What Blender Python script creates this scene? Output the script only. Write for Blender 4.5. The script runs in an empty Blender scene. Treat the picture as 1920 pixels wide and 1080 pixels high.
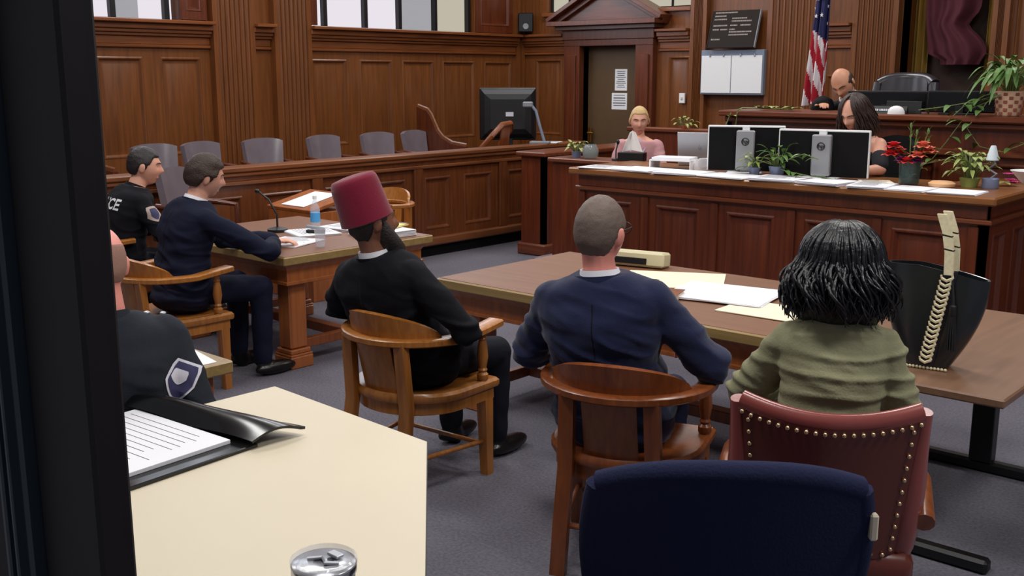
import bpy, bmesh, math, random
from math import sin, cos, pi, radians as R, sqrt, exp, atan2
from mathutils import Vector as V, Matrix as M, noise as NZ, Euler
from mathutils.bvhtree import BVHTree
random.seed(7)
S = bpy.context.scene
COL = S.collection

# ------------------------------------------------------------------ camera, world, lights, exposure
cd = bpy.data.cameras.new('camera'); cam = bpy.data.objects.new('camera', cd); COL.objects.link(cam)
cd.sensor_width = 36.0; cd.lens = 36.0 * 1970 / 1920; cd.clip_start = 0.02; cd.clip_end = 100
cam.location = (0, 0, 1.8); cam.rotation_euler = (R(90 - 11.478), 0, R(41.524))
S.camera = cam
S.view_settings.view_transform = 'Standard'; S.view_settings.look = 'None'
S.view_settings.gamma = 1.0; S.view_settings.exposure = 0.0; S.view_settings.use_curve_mapping = False
S.cycles.use_denoising = True
S.cycles.max_bounces = 8; S.cycles.diffuse_bounces = 3; S.cycles.transparent_max_bounces = 12
W = bpy.data.worlds.new('world'); S.world = W; W.use_nodes = True
W.node_tree.nodes['Background'].inputs[0].default_value = (0.86, 0.88, 1.0, 1)
W.node_tree.nodes['Background'].inputs[1].default_value = 0.22

def area(name, loc, rot, sx, sy, power, col=(1, .97, .93)):
    l = bpy.data.lights.new(name, 'AREA'); l.shape = 'RECTANGLE'; l.size = sx; l.size_y = sy; l.energy = power; l.color = col
    o = bpy.data.objects.new(name, l); COL.objects.link(o); o.location = loc; o.rotation_euler = rot; return o
for (x, y, p) in ((-8.0, 2.6, 38), (-8.0, 6.2, 42), (-8.0, 9.6, 44), (-5.0, 2.4, 56), (-5.0, 5.6, 56), (-5.2, 8.8, 54), (-1.8, 1.6, 62), (-1.8, 4.8, 62), (1.2, 3.0, 100), (-2.0, 8.4, 54)):  # strongest lamp, far right, is added to brighten the carpet and wood there
    area('ceiling_lamp', (x, y, 4.32), (0, 0, 0), 1.2, 0.6, p)
area('window_daylight', (-9.35, 8.8, 3.3), (0, R(-78), 0), 1.6, 2.6, 45, (.85, .9, 1.0))
area('window_daylight', (-9.35, 4.9, 3.3), (0, R(-78), 0), 1.6, 1.8, 35, (.85, .9, 1.0))

# ------------------------------------------------------------------ materials
def lin(c):
    c = c / 255.0
    return c / 12.92 if c <= .04045 else ((c + .055) / 1.055) ** 2.4
def rgb(*c): return (lin(c[0]), lin(c[1]), lin(c[2]), 1)
MATS = {}
def mat(name, col, rough=.5, metal=0, spec=.5, nz=0, scale=20, bump=0, sheen=0, coat=0):
    m = bpy.data.materials.new(name); m.use_nodes = True; nt = m.node_tree; b = nt.nodes['Principled BSDF']
    c = rgb(*col); b.inputs['Base Color'].default_value = c; b.inputs['Roughness'].default_value = rough
    b.inputs['Metallic'].default_value = metal; b.inputs['Specular IOR Level'].default_value = spec
    if sheen: b.inputs['Sheen Weight'].default_value = sheen
    if coat: b.inputs['Coat Weight'].default_value = coat; b.inputs['Coat Roughness'].default_value = .15
    if nz or bump:
        tc = nt.nodes.new('ShaderNodeTexCoord'); n = nt.nodes.new('ShaderNodeTexNoise')
        n.inputs['Scale'].default_value = scale; n.inputs['Detail'].default_value = 5
        nt.links.new(tc.outputs['Object'], n.inputs['Vector'])
        if nz:
            mx = nt.nodes.new('ShaderNodeMix'); mx.data_type = 'RGBA'
            mx.inputs[6].default_value = tuple(max(0, v * (1 - nz)) for v in c[:3]) + (1,)
            mx.inputs[7].default_value = tuple(min(1, v * (1 + nz)) for v in c[:3]) + (1,)
            nt.links.new(n.outputs['Fac'], mx.inputs[0]); nt.links.new(mx.outputs[2], b.inputs['Base Color'])
        if bump:
            bp = nt.nodes.new('ShaderNodeBump'); bp.inputs['Strength'].default_value = bump; bp.inputs['Distance'].default_value = .01
            nt.links.new(n.outputs['Fac'], bp.inputs['Height']); nt.links.new(bp.outputs[0], b.inputs['Normal'])
    MATS[name] = m; return m
def wood(name, c1, c2, axis=2, rough=.36, sc=1.0, coat=.25):
    m = bpy.data.materials.new(name); m.use_nodes = True; nt = m.node_tree; b = nt.nodes['Principled BSDF']
    tc = nt.nodes.new('ShaderNodeTexCoord'); mp = nt.nodes.new('ShaderNodeMapping')
    s = [14 * sc] * 3; s[axis] = .9 * sc; mp.inputs['Scale'].default_value = s
    n = nt.nodes.new('ShaderNodeTexNoise'); n.inputs['Scale'].default_value = 2.2; n.inputs['Detail'].default_value = 7; n.inputs['Distortion'].default_value = .6
    n2 = nt.nodes.new('ShaderNodeTexNoise'); n2.inputs['Scale'].default_value = .55; n2.inputs['Detail'].default_value = 2
    ad = nt.nodes.new('ShaderNodeMath'); ad.operation = 'MULTIPLY_ADD'; ad.inputs[1].default_value = .7; 
    mu = nt.nodes.new('ShaderNodeMath'); mu.operation = 'MULTIPLY'; mu.inputs[1].default_value = .3
    r = nt.nodes.new('ShaderNodeValToRGB'); r.color_ramp.elements[0].color = rgb(*c1); r.color_ramp.elements[1].color = rgb(*c2)
    r.color_ramp.elements[0].position = .3; r.color_ramp.elements[1].position = .7
    L = nt.links.new
    L(tc.outputs['Object'], mp.inputs['Vector']); L(mp.outputs[0], n.inputs['Vector']); L(tc.outputs['Object'], n2.inputs['Vector'])
    L(n2.outputs['Fac'], mu.inputs[0]); L(n.outputs['Fac'], ad.inputs[0]); L(mu.outputs[0], ad.inputs[2]); L(ad.outputs[0], r.inputs[0])
    L(r.outputs[0], b.inputs['Base Color']); b.inputs['Roughness'].default_value = rough
    b.inputs['Coat Weight'].default_value = coat; b.inputs['Coat Roughness'].default_value = .2
    bp = nt.nodes.new('ShaderNodeBump'); bp.inputs['Strength'].default_value = .12; bp.inputs['Distance'].default_value = .004
    L(n.outputs['Fac'], bp.inputs['Height']); L(bp.outputs[0], b.inputs['Normal'])
    MATS[name] = m; return m
def emit(name, col, st):
    m = bpy.data.materials.new(name); m.use_nodes = True; nt = m.node_tree; nt.nodes.clear()
    o = nt.nodes.new('ShaderNodeOutputMaterial'); e = nt.nodes.new('ShaderNodeEmission')
    e.inputs[0].default_value = rgb(*col); e.inputs[1].default_value = st; nt.links.new(e.outputs[0], o.inputs[0]); MATS[name] = m; return m
def clear(name, tint):
    m = bpy.data.materials.new(name); m.use_nodes = True; nt = m.node_tree; nt.nodes.clear()
    o = nt.nodes.new('ShaderNodeOutputMaterial'); e = nt.nodes.new('ShaderNodeBsdfTransparent'); e.inputs[0].default_value = tint
    nt.links.new(e.outputs[0], o.inputs[0]); MATS[name] = m; return m
def glassy(name, col, alpha, rough=.05):
    m = mat(name, col, rough); m.node_tree.nodes['Principled BSDF'].inputs['Alpha'].default_value = alpha; return m

wood('wall_wood', (96, 54, 24), (134, 78, 36), 2)
wood('wall_wood_y', (98, 52, 24), (150, 86, 42), 1)
wood('wall_wood_x', (98, 52, 24), (150, 86, 42), 0)
wood('dark_wood', (74, 32, 16), (112, 54, 28), 2)
wood('dark_wood_x', (74, 32, 18), (112, 54, 30), 0)
wood('rail_wood', (84, 42, 19), (120, 66, 34), 2)
wood('rail_wood_y', (98, 54, 28), (140, 84, 48), 1)
wood('desk_wood', (74, 28, 12), (112, 50, 24), 2)
wood('desk_wood_x', (88, 40, 20), (128, 66, 36), 0)
wood('desk_top', (118, 70, 34), (150, 96, 50), 0, .35)
wood('oak', (146, 86, 34), (190, 124, 56), 2, .33, 1.4)
wood('oak_dark', (110, 54, 26), (150, 82, 38), 2, .33, 1.4)
wood('oak_x', (150, 84, 34), (196, 122, 56), 0, .33, 1.4)
wood('table_top', (112, 72, 48), (132, 88, 60), 0, .52, 1, 0)
wood('table_edge', (138, 112, 66), (168, 140, 88), 0, .4)
wood('table_wood', (140, 76, 36), (182, 106, 54), 2, .4)
wood('lam_brown', (112, 82, 62), (134, 100, 78), 1, .42, .7, .1)
mat('door_green', (92, 70, 46), .5, nz=.15, scale=6)
mat('carpet', (108, 105, 115), .95, spec=.1, nz=.55, scale=75, bump=.6)
mat('ceiling_paint', (225, 220, 210), .8)
mat('black', (14, 14, 17), .45); mat('black_gloss', (12, 12, 14), .22); mat('black_matte', (16, 15, 18), .8, spec=.2)
mat('frame_dark', (24, 19, 24), .55, spec=.3); mat('frame_line', (38, 50, 58), .4); mat('frame_left', (22, 19, 18), .6, spec=.3)
mat('white', (238, 238, 240), .6); mat('paper', (240, 240, 246), .75); mat('paper_yellow', (238, 226, 150), .75); mat('cream', (216, 204, 180), .55, nz=.04, scale=3)
mat('paper_cream', (240, 230, 205), .75); mat('ink', (70, 72, 84), .8)
mat('steel', (190, 192, 198), .25, metal=1); mat('silver', (178, 180, 186), .4, metal=.6); mat('brass', (190, 150, 80), .3, metal=1); mat('grey_plastic', (140, 144, 150), .5)
mat('grey_blue', (128, 140, 160), .5); mat('beige_plastic', (214, 206, 168), .5); mat('screen_dark', (30, 32, 38), .35); mat('tv_dark', (17, 18, 22), .55); mat('board_dark', (40, 32, 30), .7, spec=.2); mat('board_letters', (168, 158, 150), .8); mat('chair_black', (38, 34, 42), .34, coat=.2)
mat('skin_light', (226, 166, 142), .5, nz=.08, scale=30); mat('skin_pink', (232, 150, 136), .5, nz=.1, scale=26); mat('skin_brown', (128, 82, 62), .5, nz=.1, scale=25)
mat('skin_tan', (208, 150, 120), .5, nz=.08, scale=30)
mat('stubble', (150, 112, 98), .8, nz=.3, scale=300); mat('hair_brown', (56, 38, 30), .6, nz=.4, scale=120, bump=.5); mat('hair_grey', (104, 88, 80), .6, nz=.3, scale=220, bump=.2)
mat('hair_dark', (34, 26, 26), .5, nz=.4, scale=120, bump=.4); mat('hair_black', (16, 17, 22), .3, nz=.5, scale=60, bump=.4); mat('hair_blonde', (206, 172, 118), .5, nz=.3, scale=120, bump=.4)
mat('hair_clerk', (58, 42, 38), .45, nz=.5, scale=60, bump=.4); mat('lip', (170, 92, 86), .5); mat('eye_white', (225, 222, 220), .3); mat('iris', (40, 30, 26), .3)
mat('suit_navy', (27, 33, 66), .85, spec=.2, nz=.15, scale=200, bump=.15, sheen=.2); mat('suit_blue', (22, 25, 46), .85, spec=.2, nz=.15, scale=200, bump=.15)
mat('suit_black', (17, 18, 25), .85, spec=.2, nz=.2, scale=200, bump=.15); mat('uniform', (38, 42, 50), .85, spec=.2, nz=.12, scale=200, bump=.15); mat('uniform_black', (20, 20, 27), .85, spec=.2)
mat('robe', (14, 13, 16), .8, spec=.2); mat('shirt_white', (235, 233, 240), .8); mat('olive', (142, 140, 110), .85, spec=.2, nz=.1, scale=150, bump=.2); mat('trouser_navy', (28, 32, 56), .85, spec=.2); mat('trouser_black', (22, 22, 32), .85, spec=.2)
mat('pink_cloth', (196, 146, 150), .85, nz=.06, scale=60); mat('lilac', (190, 176, 214), .7); mat('black_top', (22, 22, 30), .8)
mat('fez_red', (120, 22, 48), .85, spec=.15, nz=.12, scale=180, bump=.2, sheen=.3); mat('shoe', (16, 14, 14), .3)
mat('leather_red', (96, 36, 24), .32, nz=.15, scale=9, bump=.08, coat=.3); mat('leather_edge', (138, 66, 60), .28, coat=.4, nz=.1, scale=9); mat('nail', (224, 190, 150), .25, metal=.9)
mat('juror_leather', (118, 108, 116), .24, nz=.2, scale=8, coat=.3); mat('juror_dark', (58, 40, 40), .35)  # pale grey of the juror backrests has daylight glare put into it
mat('navy_fabric', (34, 38, 66), .9, spec=.15, nz=.12, scale=160, bump=.2)
mat('bag_leather', (26, 30, 34), .3, nz=.1, scale=12, coat=.4); mat('bag_purple', (28, 22, 40), .45); mat('straw', (226, 214, 176), .7, nz=.25, scale=70)
mat('patch_navy', (52, 52, 92), .7); mat('patch_white', (214, 212, 226), .7); mat('patch_tan', (180, 160, 150), .7)
mat('flag_blue', (34, 36, 84), .8); mat('flag_red', (176, 28, 48), .8); mat('flag_white', (230, 224, 228), .8); mat('gold', (190, 150, 70), .35, metal=.8)
mat('curtain_gold', (140, 108, 40), .8, nz=.3, scale=5); mat('maroon', (82, 30, 42), .85, nz=.35, scale=4, bump=.3); mat('niche_dark', (52, 32, 22), .7)
mat('leaf', (88, 124, 58), .45, nz=.3, scale=14); mat('leaf_pale', (150, 162, 88), .45, nz=.25, scale=14); mat('leaf_dark', (58, 92, 56), .45, nz=.3, scale=14); mat('stem', (104, 122, 66), .6)
mat('petal_red', (226, 62, 62), .5, nz=.15, scale=30); mat('petal_coral', (250, 138, 112), .5, nz=.15, scale=30); mat('petal_purple', (130, 34, 110), .5); mat('petal_pink', (222, 60, 150), .5)
mat('terracotta', (186, 100, 72), .7); mat('basket', (232, 196, 164), .7); mat('basket_dark', (150, 84, 66), .7); mat('peach', (228, 178, 130), .6)
mat('lamp_shade', (214, 226, 232), .6); mat('pot_blue', (120, 130, 160), .4); mat('tissue', (246, 242, 240), .8); mat('tumbler_teal', (28, 92, 104), .28, metal=.7)
mat('bottle_label', (70, 150, 205), .5); mat('tassel', (22, 22, 24), .6); mat('soil', (50, 36, 26), .9)
glassy('clear_plastic', (225, 228, 236), .28); glassy('vase_glass', (60, 84, 84), .45); glassy('jar_glass', (150, 160, 160), .5)
clear('pane_clear', (.97, .975, .98, 1)); emit('daylight_pane', (240, 232, 240), 1.0); emit('daylight_grey', (168, 166, 170), 1.0); emit('daylight_warm', (196, 188, 170), 1.0)

# ------------------------------------------------------------------ mesh helpers
class MB:
    def __init__(s): s.v = []; s.f = []; s.m = []; s.cur = 0
    def add(s, vs, fs, mi=None, xf=None):
        k = len(s.v)
        for p in vs:
            p = V(p)
            s.v.append(xf @ p if xf is not None else p)
        for f in fs: s.f.append(tuple(i + k for i in f)); s.m.append(s.cur if mi is None else mi)
    def box(s, c, d, rot=None, ch=0.004, mi=None, xf=None):
        a, b, e = d[0] / 2, d[1] / 2, d[2] / 2; ch = min(ch, a * .45, b * .45, e * .45)
        rm = M.Translation(V(c)) @ (rot.to_4x4() if rot is not None else M.Identity(4))
        if xf is not None: rm = xf @ rm
        if ch <= 0:
            vs = [(x, y, z) for x in (-a, a) for y in (-b, b) for z in (-e, e)]
            s.add(vs, [(0, 1, 3, 2), (4, 6, 7, 5), (0, 4, 5, 1), (2, 3, 7, 6), (0, 2, 6, 4), (1, 5, 7, 3)], mi, rm); return
        vs = []; idx = {}
        for sx in (-1, 1):
            for sy in (-1, 1):
                for sz in (-1, 1):
                    for ax in range(3):
                        p = [sx * (a - ch), sy * (b - ch), sz * (e - ch)]; p[ax] += (sx, sy, sz)[ax] * ch
                        idx[(sx, sy, sz, ax)] = len(vs); vs.append(p)
        fs = []
        for ax in range(3):
            o = [i for i in range(3) if i != ax]
            for sg in (-1, 1):
                q = []
                for (u, w) in ((-1, -1), (1, -1), (1, 1), (-1, 1)):
                    t = [0, 0, 0]; t[ax] = sg; t[o[0]] = u; t[o[1]] = w; q.append(idx[(t[0], t[1], t[2], ax)])
                fs.append(q)
            for u in (-1, 1):
                for w in (-1, 1):
                    t1 = [0, 0, 0]; t1[o[0]] = u; t1[o[1]] = w; t2 = list(t1); t1[ax] = -1; t2[ax] = 1
                    fs.append([idx[(*t1, o[0])], idx[(*t2, o[0])], idx[(*t2, o[1])], idx[(*t1, o[1])]])
        for sx in (-1, 1):
            for sy in (-1, 1):
                for sz in (-1, 1): fs.append([idx[(sx, sy, sz, i)] for i in range(3)])
        s.add(vs, fs, mi, rm)
    def b2(s, x0, x1, y0, y1, z0, z1, ch=.004, mi=None): s.box(((x0 + x1) / 2, (y0 + y1) / 2, (z0 + z1) / 2), (abs(x1 - x0), abs(y1 - y0), abs(z1 - z0)), None, ch, mi)
    def rings(s, rs, cap=True, closed=True, mi=None):
        n = len(rs[0]); vs = [p for r in rs for p in r]; fs = []
        for i in range(len(rs) - 1):
            for j in range(n if closed else n - 1):
                k = (j + 1) % n; fs.append((i * n + j, i * n + k, (i + 1) * n + k, (i + 1) * n + j))
        if cap: fs.append(tuple(range(n - 1, -1, -1))); fs.append(tuple((len(rs) - 1) * n + j for j in range(n)))
        s.add(vs, fs, mi)
    def tube(s, pts, rad, n=10, mi=None, flat=1.0, cap=True, upv=None):
        pts = [V(p) for p in pts]
        if not isinstance(rad, (list, tuple)): rad = [rad] * len(pts)
        rs = []; prev = None
        for i, p in enumerate(pts):
            t = (pts[min(i + 1, len(pts) - 1)] - pts[max(i - 1, 0)]).normalized()
            if prev is None:
                a = V(upv) if upv else (V((0, 0, 1)) if abs(t.z) < .9 else V((0, 1, 0)))
                u = (a - t * a.dot(t)).normalized()
            else: u = (prev - t * prev.dot(t)).normalized()
            prev = u; w = t.cross(u)
            rs.append([p + (u * cos(2 * pi * j / n) + w * sin(2 * pi * j / n) * flat) * rad[i] for j in range(n)])
        s.rings(rs, cap, True, mi)
    def limb(s, a, b, ra, rb, n=14, mi=None):   # tapered capsule
        a, b = V(a), V(b); d = (b - a); L = d.length; d = d / L; pts = []; rad = []
        for k in range(5): t = k / 4 * pi / 2; pts.append(a - d * ra * cos(t)); rad.append(max(ra * sin(t), .001))
        for k in range(1, 4): pts.append(a + d * L * k / 4); rad.append(ra + (rb - ra) * k / 4)
        for k in range(5): t = pi / 2 - k / 4 * pi / 2; pts.append(b + d * rb * cos(t)); rad.append(max(rb * sin(t), .001))
        s.tube(pts, rad, n, mi)
    def lathe(s, prof, c=(0, 0, 0), n=24, mi=None, xf=None):
        rs = [[V((c[0] + max(r, .0004) * cos(2 * pi * j / n), c[1] + max(r, .0004) * sin(2 * pi * j / n), c[2] + z)) for j in range(n)] for r, z in prof]
        if xf is not None: rs = [[xf @ p for p in r] for r in rs]
        s.rings(rs, True, True, mi)
    def ell(s, c, r, rot=None, nu=16, nv=10, mi=None):
        rs = []
        for i in range(nv + 1):
            t = -pi / 2 + pi * i / nv; t = max(-pi / 2 + .02, min(pi / 2 - .02, t))
            rs.append([V((r[0] * cos(t) * cos(2 * pi * j / nu), r[1] * cos(t) * sin(2 * pi * j / nu), r[2] * sin(t))) for j in range(nu)])
        rm = M.Translation(V(c)) @ (rot.to_4x4() if rot is not None else M.Identity(4))
        s.rings([[rm @ p for p in q] for q in rs], True, True, mi)
    def prism(s, poly, h, xf=None, mi=None):    # polygon in xy extruded to z=h
        n = len(poly); vs = [(p[0], p[1], 0) for p in poly] + [(p[0], p[1], h) for p in poly]
        fs = [tuple(range(n - 1, -1, -1)), tuple(range(n, 2 * n))] + [(i, (i + 1) % n, n + (i + 1) % n, n + i) for i in range(n)]
        s.add(vs, fs, mi, xf)
    def sheet(s, fn, nu, nv, th=0, mi=None, mfn=None):
        P = [[V(fn(i / nu, j / nv)) for j in range(nv + 1)] for i in range(nu + 1)]
        vs = [p for r in P for p in r]; w = nv + 1; fs = []; ms = []
        for i in range(nu):
            for j in range(nv): fs.append((i * w + j, (i + 1) * w + j, (i + 1) * w + j + 1, i * w + j + 1)); ms.append(mfn(i / nu, j / nv) if mfn else mi)
        if th:
            N = []
            for i in range(nu + 1):
                for j in range(nv + 1):
                    du = P[min(i + 1, nu)][j] - P[max(i - 1, 0)][j]; dv = P[i][min(j + 1, nv)] - P[i][max(j - 1, 0)]
                    c = du.cross(dv); N.append(c.normalized() if c.length > 1e-9 else V((0, 0, 1)))
            k = len(vs); vs = vs + [vs[i] - N[i] * th for i in range(k)]
            for f, mm in list(zip(fs, ms)): fs.append(tuple(k + i for i in reversed(f))); ms.append(mm)
            for i in range(nu):
                for a in (0, nv): q = (i * w + a, (i + 1) * w + a, (i + 1) * w + a + k, i * w + a + k); fs.append(q); ms.append(ms[i * nv + (0 if a == 0 else nv - 1)])
            for j in range(nv):
                for a in (0, nu): q = (a * w + j, a * w + j + 1, a * w + j + 1 + k, a * w + j + k); fs.append(q); ms.append(ms[(0 if a == 0 else nu - 1) * nv + j])
        k0 = len(s.v); s.v += [V(p) for p in vs]
        for f, mm in zip(fs, ms): s.f.append(tuple(i + k0 for i in f)); s.m.append(s.cur if mm is None else mm)
    def panel(s, o, u, n, u0, u1, z0, z1, mi=None, steps=((0, 0), (.010, .006), (.020, .004), (.038, -.022), (.055, -.022), (.075, -.016))):
        o, u, n = V(o), V(u), V(n); z = V((0, 0, 1)); rs = []
        for (ins, dep) in steps:
            rs.append([o + u * (u0 + ins) + z * (z0 + ins) + n * dep, o + u * (u1 - ins) + z * (z0 + ins) + n * dep, o + u * (u1 - ins) + z * (z1 - ins) + n * dep, o + u * (u0 + ins) + z * (z1 - ins) + n * dep])
        vs = [p for r in rs for p in r]; fs = []
        for i in range(len(rs) - 1):
            for j in range(4): k = (j + 1) % 4; fs.append((i * 4 + j, i * 4 + k, i * 4 + 4 + k, i * 4 + 4 + j))
        e = (len(rs) - 1) * 4; fs.append((e, e + 1, e + 2, e + 3)); s.add(vs, fs, mi)
    def wall(s, o, u, n, L, z0, z1, pans, t=.04, mi=None):   # a flat board with panelled openings; pans: (u0,u1,z0,z1)
        o, u, n = V(o), V(u), V(n); us = sorted({0, L, *[p[0] for p in pans], *[p[1] for p in pans]}); zs = sorted({z0, z1, *[p[2] for p in pans], *[p[3] for p in pans]})
        for a, b in zip(us, us[1:]):
            for c, d in zip(zs, zs[1:]):
                if any(p[0] <= (a + b) / 2 <= p[1] and p[2] <= (c + d) / 2 <= p[3] for p in pans): continue
                s.add([o + u * x + V((0, 0, zz)) for x, zz in ((a, c), (b, c), (b, d), (a, d))], [(0, 1, 2, 3)], mi)
        for p in pans: s.panel(o, u, n, *p, mi=mi)
        bk = -n * t
        s.add([o + u * x + V((0, 0, zz)) + bk for x, zz in ((0, z0), (L, z0), (L, z1), (0, z1))] + [o + u * x + V((0, 0, zz)) for x, zz in ((0, z0), (L, z0), (L, z1), (0, z1))],
              [(3, 2, 1, 0), (0, 1, 5, 4), (1, 2, 6, 5), (2, 3, 7, 6), (3, 0, 4, 7)], mi)
    def build(s, name, mats, parent=None, smooth=35, kind=None, loc=None, recalc=True):
        me = bpy.data.meshes.new(name); me.from_pydata([tuple(p) for p in s.v], [], s.f)
        if isinstance(mats, str): mats = [mats]
        for x in mats: me.materials.append(MATS[x])
        me.polygons.foreach_set('material_index', [min(i, len(mats) - 1) for i in s.m])
        bm = bmesh.new(); bm.from_mesh(me)
        if recalc: bmesh.ops.recalc_face_normals(bm, faces=bm.faces)
        if smooth:
            for f in bm.faces: f.smooth = True
            a = R(smooth)
            for e in bm.edges: e.smooth = not (len(e.link_faces) == 2 and e.calc_face_angle(0) > a)
        bm.to_mesh(me); bm.free()
        o = bpy.data.objects.new(name, me); COL.objects.link(o)
        if parent is not None: o.parent = parent
        if kind: o['kind'] = kind
        if loc is not None: o.location = loc
        return o
def tag(o, label, cat, group=None):
    o['label'] = label; o['category'] = cat
    if group: o['group'] = group
    return o
def thing(name, label, cat, loc=(0, 0, 0), rz=0, group=None):
    o = bpy.data.objects.new(name, None); COL.objects.link(o); o.location = loc; o.rotation_euler = (0, 0, R(rz)); o.empty_display_size = .1
    return tag(o, label, cat, group)
def dup(root, loc, rz, label, group=None):
    r = root.copy(); COL.objects.link(r); r.location = loc; r.rotation_euler = (0, 0, R(rz)); r['label'] = label
    if group: r['group'] = group
    for ch in list(root.children):
        c = ch.copy(); COL.objects.link(c); c.parent = r
        for g in list(ch.children):
            d = g.copy(); COL.objects.link(d); d.parent = c
    return r
def voxel(mb, name, mats, parent, vox=.007, smooth_it=3, fn=None):
    me = bpy.data.meshes.new('t'); me.from_pydata([tuple(p) for p in mb.v], [], mb.f)
    bm = bmesh.new(); bm.from_mesh(me); bmesh.ops.recalc_face_normals(bm, faces=bm.faces); bm.to_mesh(me); bm.free()
    o = bpy.data.objects.new('t', me); COL.objects.link(o)
    r = o.modifiers.new('r', 'REMESH'); r.mode = 'VOXEL'; r.voxel_size = vox
    if smooth_it: q = o.modifiers.new('s', 'SMOOTH'); q.iterations = smooth_it; q.factor = .5
    bpy.context.view_layer.update(); dg = bpy.context.evaluated_depsgraph_get()
    nm = bpy.data.meshes.new_from_object(o.evaluated_get(dg)); bpy.data.objects.remove(o); bpy.data.meshes.remove(me)
    nm.name = name; nm.materials.clear()
    if isinstance(mats, str): mats = [mats]
    for x in mats: nm.materials.append(MATS[x])
    if fn:
        nv = len(nm.vertices); co = [0.0] * (3 * nv); no = [0.0] * (3 * nv); nm.vertices.foreach_get('co', co); nm.vertex_normals.foreach_get('vector', no)
        for i in range(nv): co[3 * i:3 * i + 3] = fn(V(co[3 * i:3 * i + 3]), V(no[3 * i:3 * i + 3]))
        nm.vertices.foreach_set('co', co)
    nm.polygons.foreach_set('use_smooth', [True] * len(nm.polygons)); nm.update()
    ob = bpy.data.objects.new(name, nm); COL.objects.link(ob)
    if parent is not None: ob.parent = parent
    return ob
def textmesh(txt, size, bold=.0):
    c = bpy.data.curves.new('txt', 'FONT'); c.body = txt; c.size = size; c.align_x = 'CENTER'; c.align_y = 'CENTER'; c.offset = bold; c.resolution_u = 3
    o = bpy.data.objects.new('txt', c); COL.objects.link(o); bpy.context.view_layer.update()
    me = bpy.data.meshes.new_from_object(o.evaluated_get(bpy.context.evaluated_depsgraph_get())); bpy.data.objects.remove(o); bpy.data.curves.remove(c)
    vs = [v.co.copy() for v in me.vertices]; fs = [tuple(p.vertices) for p in me.polygons]; bpy.data.meshes.remove(me); return vs, fs
# ------------------------------------------------------------------ the room
def ST(mb, name, mats, smooth=35): return mb.build(name, mats, None, smooth, 'structure')
X0, YF, ZC = -9.63, 11.1, 4.4
m = MB(); m.b2(-10, 5, -.5, 11.4, -.1, 0, 0); ST(m, 'floor', 'carpet', 0)
m = MB(); m.b2(-10, 5, .4, 11.4, ZC, ZC + .1, 0); ST(m, 'ceiling', 'ceiling_paint', 0)
# left wall: wainscot of raised panels, cornice, windows above
m = MB(); pl = []
for a, b in ((4.2, 4.75), (4.98, 5.45), (5.64, 6.09), (7.5, 8.0), (8.2, 8.7), (8.87, 9.4), (9.56, 10.14), (10.33, 10.86)): pl.append((a + 1, b + 1, 1.0, 1.97))
m.wall((X0, -1, 0), (0, 1, 0), (1, 0, 0), 12.1, 0, 2.30, pl, .2)
for y0, y1 in ((-1, 4.2), (5.9, 7.52), (10.14, 11.1)): m.b2(X0 - .2, X0, y0, y1, 2.30, ZC, 0)
m.b2(X0 - .2, X0, 4.2, 5.9, 3.9, ZC, 0); m.b2(X0 - .2, X0, 7.52, 10.14, 3.9, ZC, 0)
ST(m, 'wall_left', 'wall_wood', 20)
m = MB()
for y0, y1 in ((-1, 6.2), (6.7, 6.95), (7.44, 10.93)):
    for z0, z1, d in ((2.06, 2.09, .035), (2.09, 2.17, .02), (2.17, 2.20, .05), (2.20, 2.235, .075), (2.235, 2.29, .10), (2.29, 2.325, .16)): m.b2(X0 - .01, X0 + d, y0, y1, z0, z1, .006)
ST(m, 'trim_1', 'wall_wood_y', 20)
def fluted(name, y0, y1, d, along='y'):
    m = MB(); w = y1 - y0; n = 7; ed = .05
    pts = [(0, 0), (0, d), (ed, d)]; st = (w - 2 * ed) / n
    for i in range(n):
        a = ed + i * st
        pts += [(a + st * .12, d), (a + st * .2, d - .018), (a + st * .5, d - .028), (a + st * .8, d - .018), (a + st * .88, d)]
    pts += [(w - ed, d), (w, d), (w, 0)]
    q = [(p[1] + X0 - .005, p[0] + y0) for p in pts] if along == 'y' else [(p[0] + y0, YF + .005 - p[1]) for p in pts]
    m.prism(q, ZC - .02, None)
    if along == 'y': m.b2(X0, X0 + d + .03, y0 - .02, y1 + .02, 0, .35)
    else: m.b2(y0 - .02, y1 + .02, YF - d - .03, YF, 0, .35)
    o = ST(m, name, 'wall_wood', 25); return o
fluted('trim_2', 6.2, 6.7, .10); fluted('trim_3', 6.95, 7.44, .10); fluted('trim_4', 10.93, 11.08, .06)
def window(idx, y0, y1, muls, panes, edge=None):
    o = bpy.data.objects.new('window_%d' % idx, None); COL.objects.link(o); o['kind'] = 'structure'; o.location = (X0 - .1, y0, 2.33)
    L = y1 - y0; H = 1.55; f = MB()
    for a in muls: f.b2(-.03, .05, a - y0 - .028, a - y0 + .028, 0, H)
    f.b2(-.03, .05, 0, L, H * .62, H * .62 + .05); f.b2(-.03, .05, 0, L, -.03, .008); f.b2(-.03, .05, 0, L, H - .04, H)
    f.build('window_frame', 'black', o)
    for a, b, mm in panes:
        p = MB(); p.b2(-.02, -.01, a - y0, b - y0, 0, H, 0); p.build('pane', mm, o)
window(1, 4.3, 5.86, (4.9, 5.21, 5.78), ((4.3, 5.21, 'daylight_pane'), (5.21, 5.5, 'daylight_grey'), (5.5, 5.86, 'daylight_pane')))
window(2, 7.6, 10.12, (7.76, 8.36, 8.9, 9.5, 10.1), ((7.6, 8.36, 'daylight_pane'), (8.36, 8.9, 'daylight_pane'), (8.9, 9.5, 'daylight_grey'), (9.5, 10.12, 'daylight_warm')))
m = MB()   # casing leaves beside the windows
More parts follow.
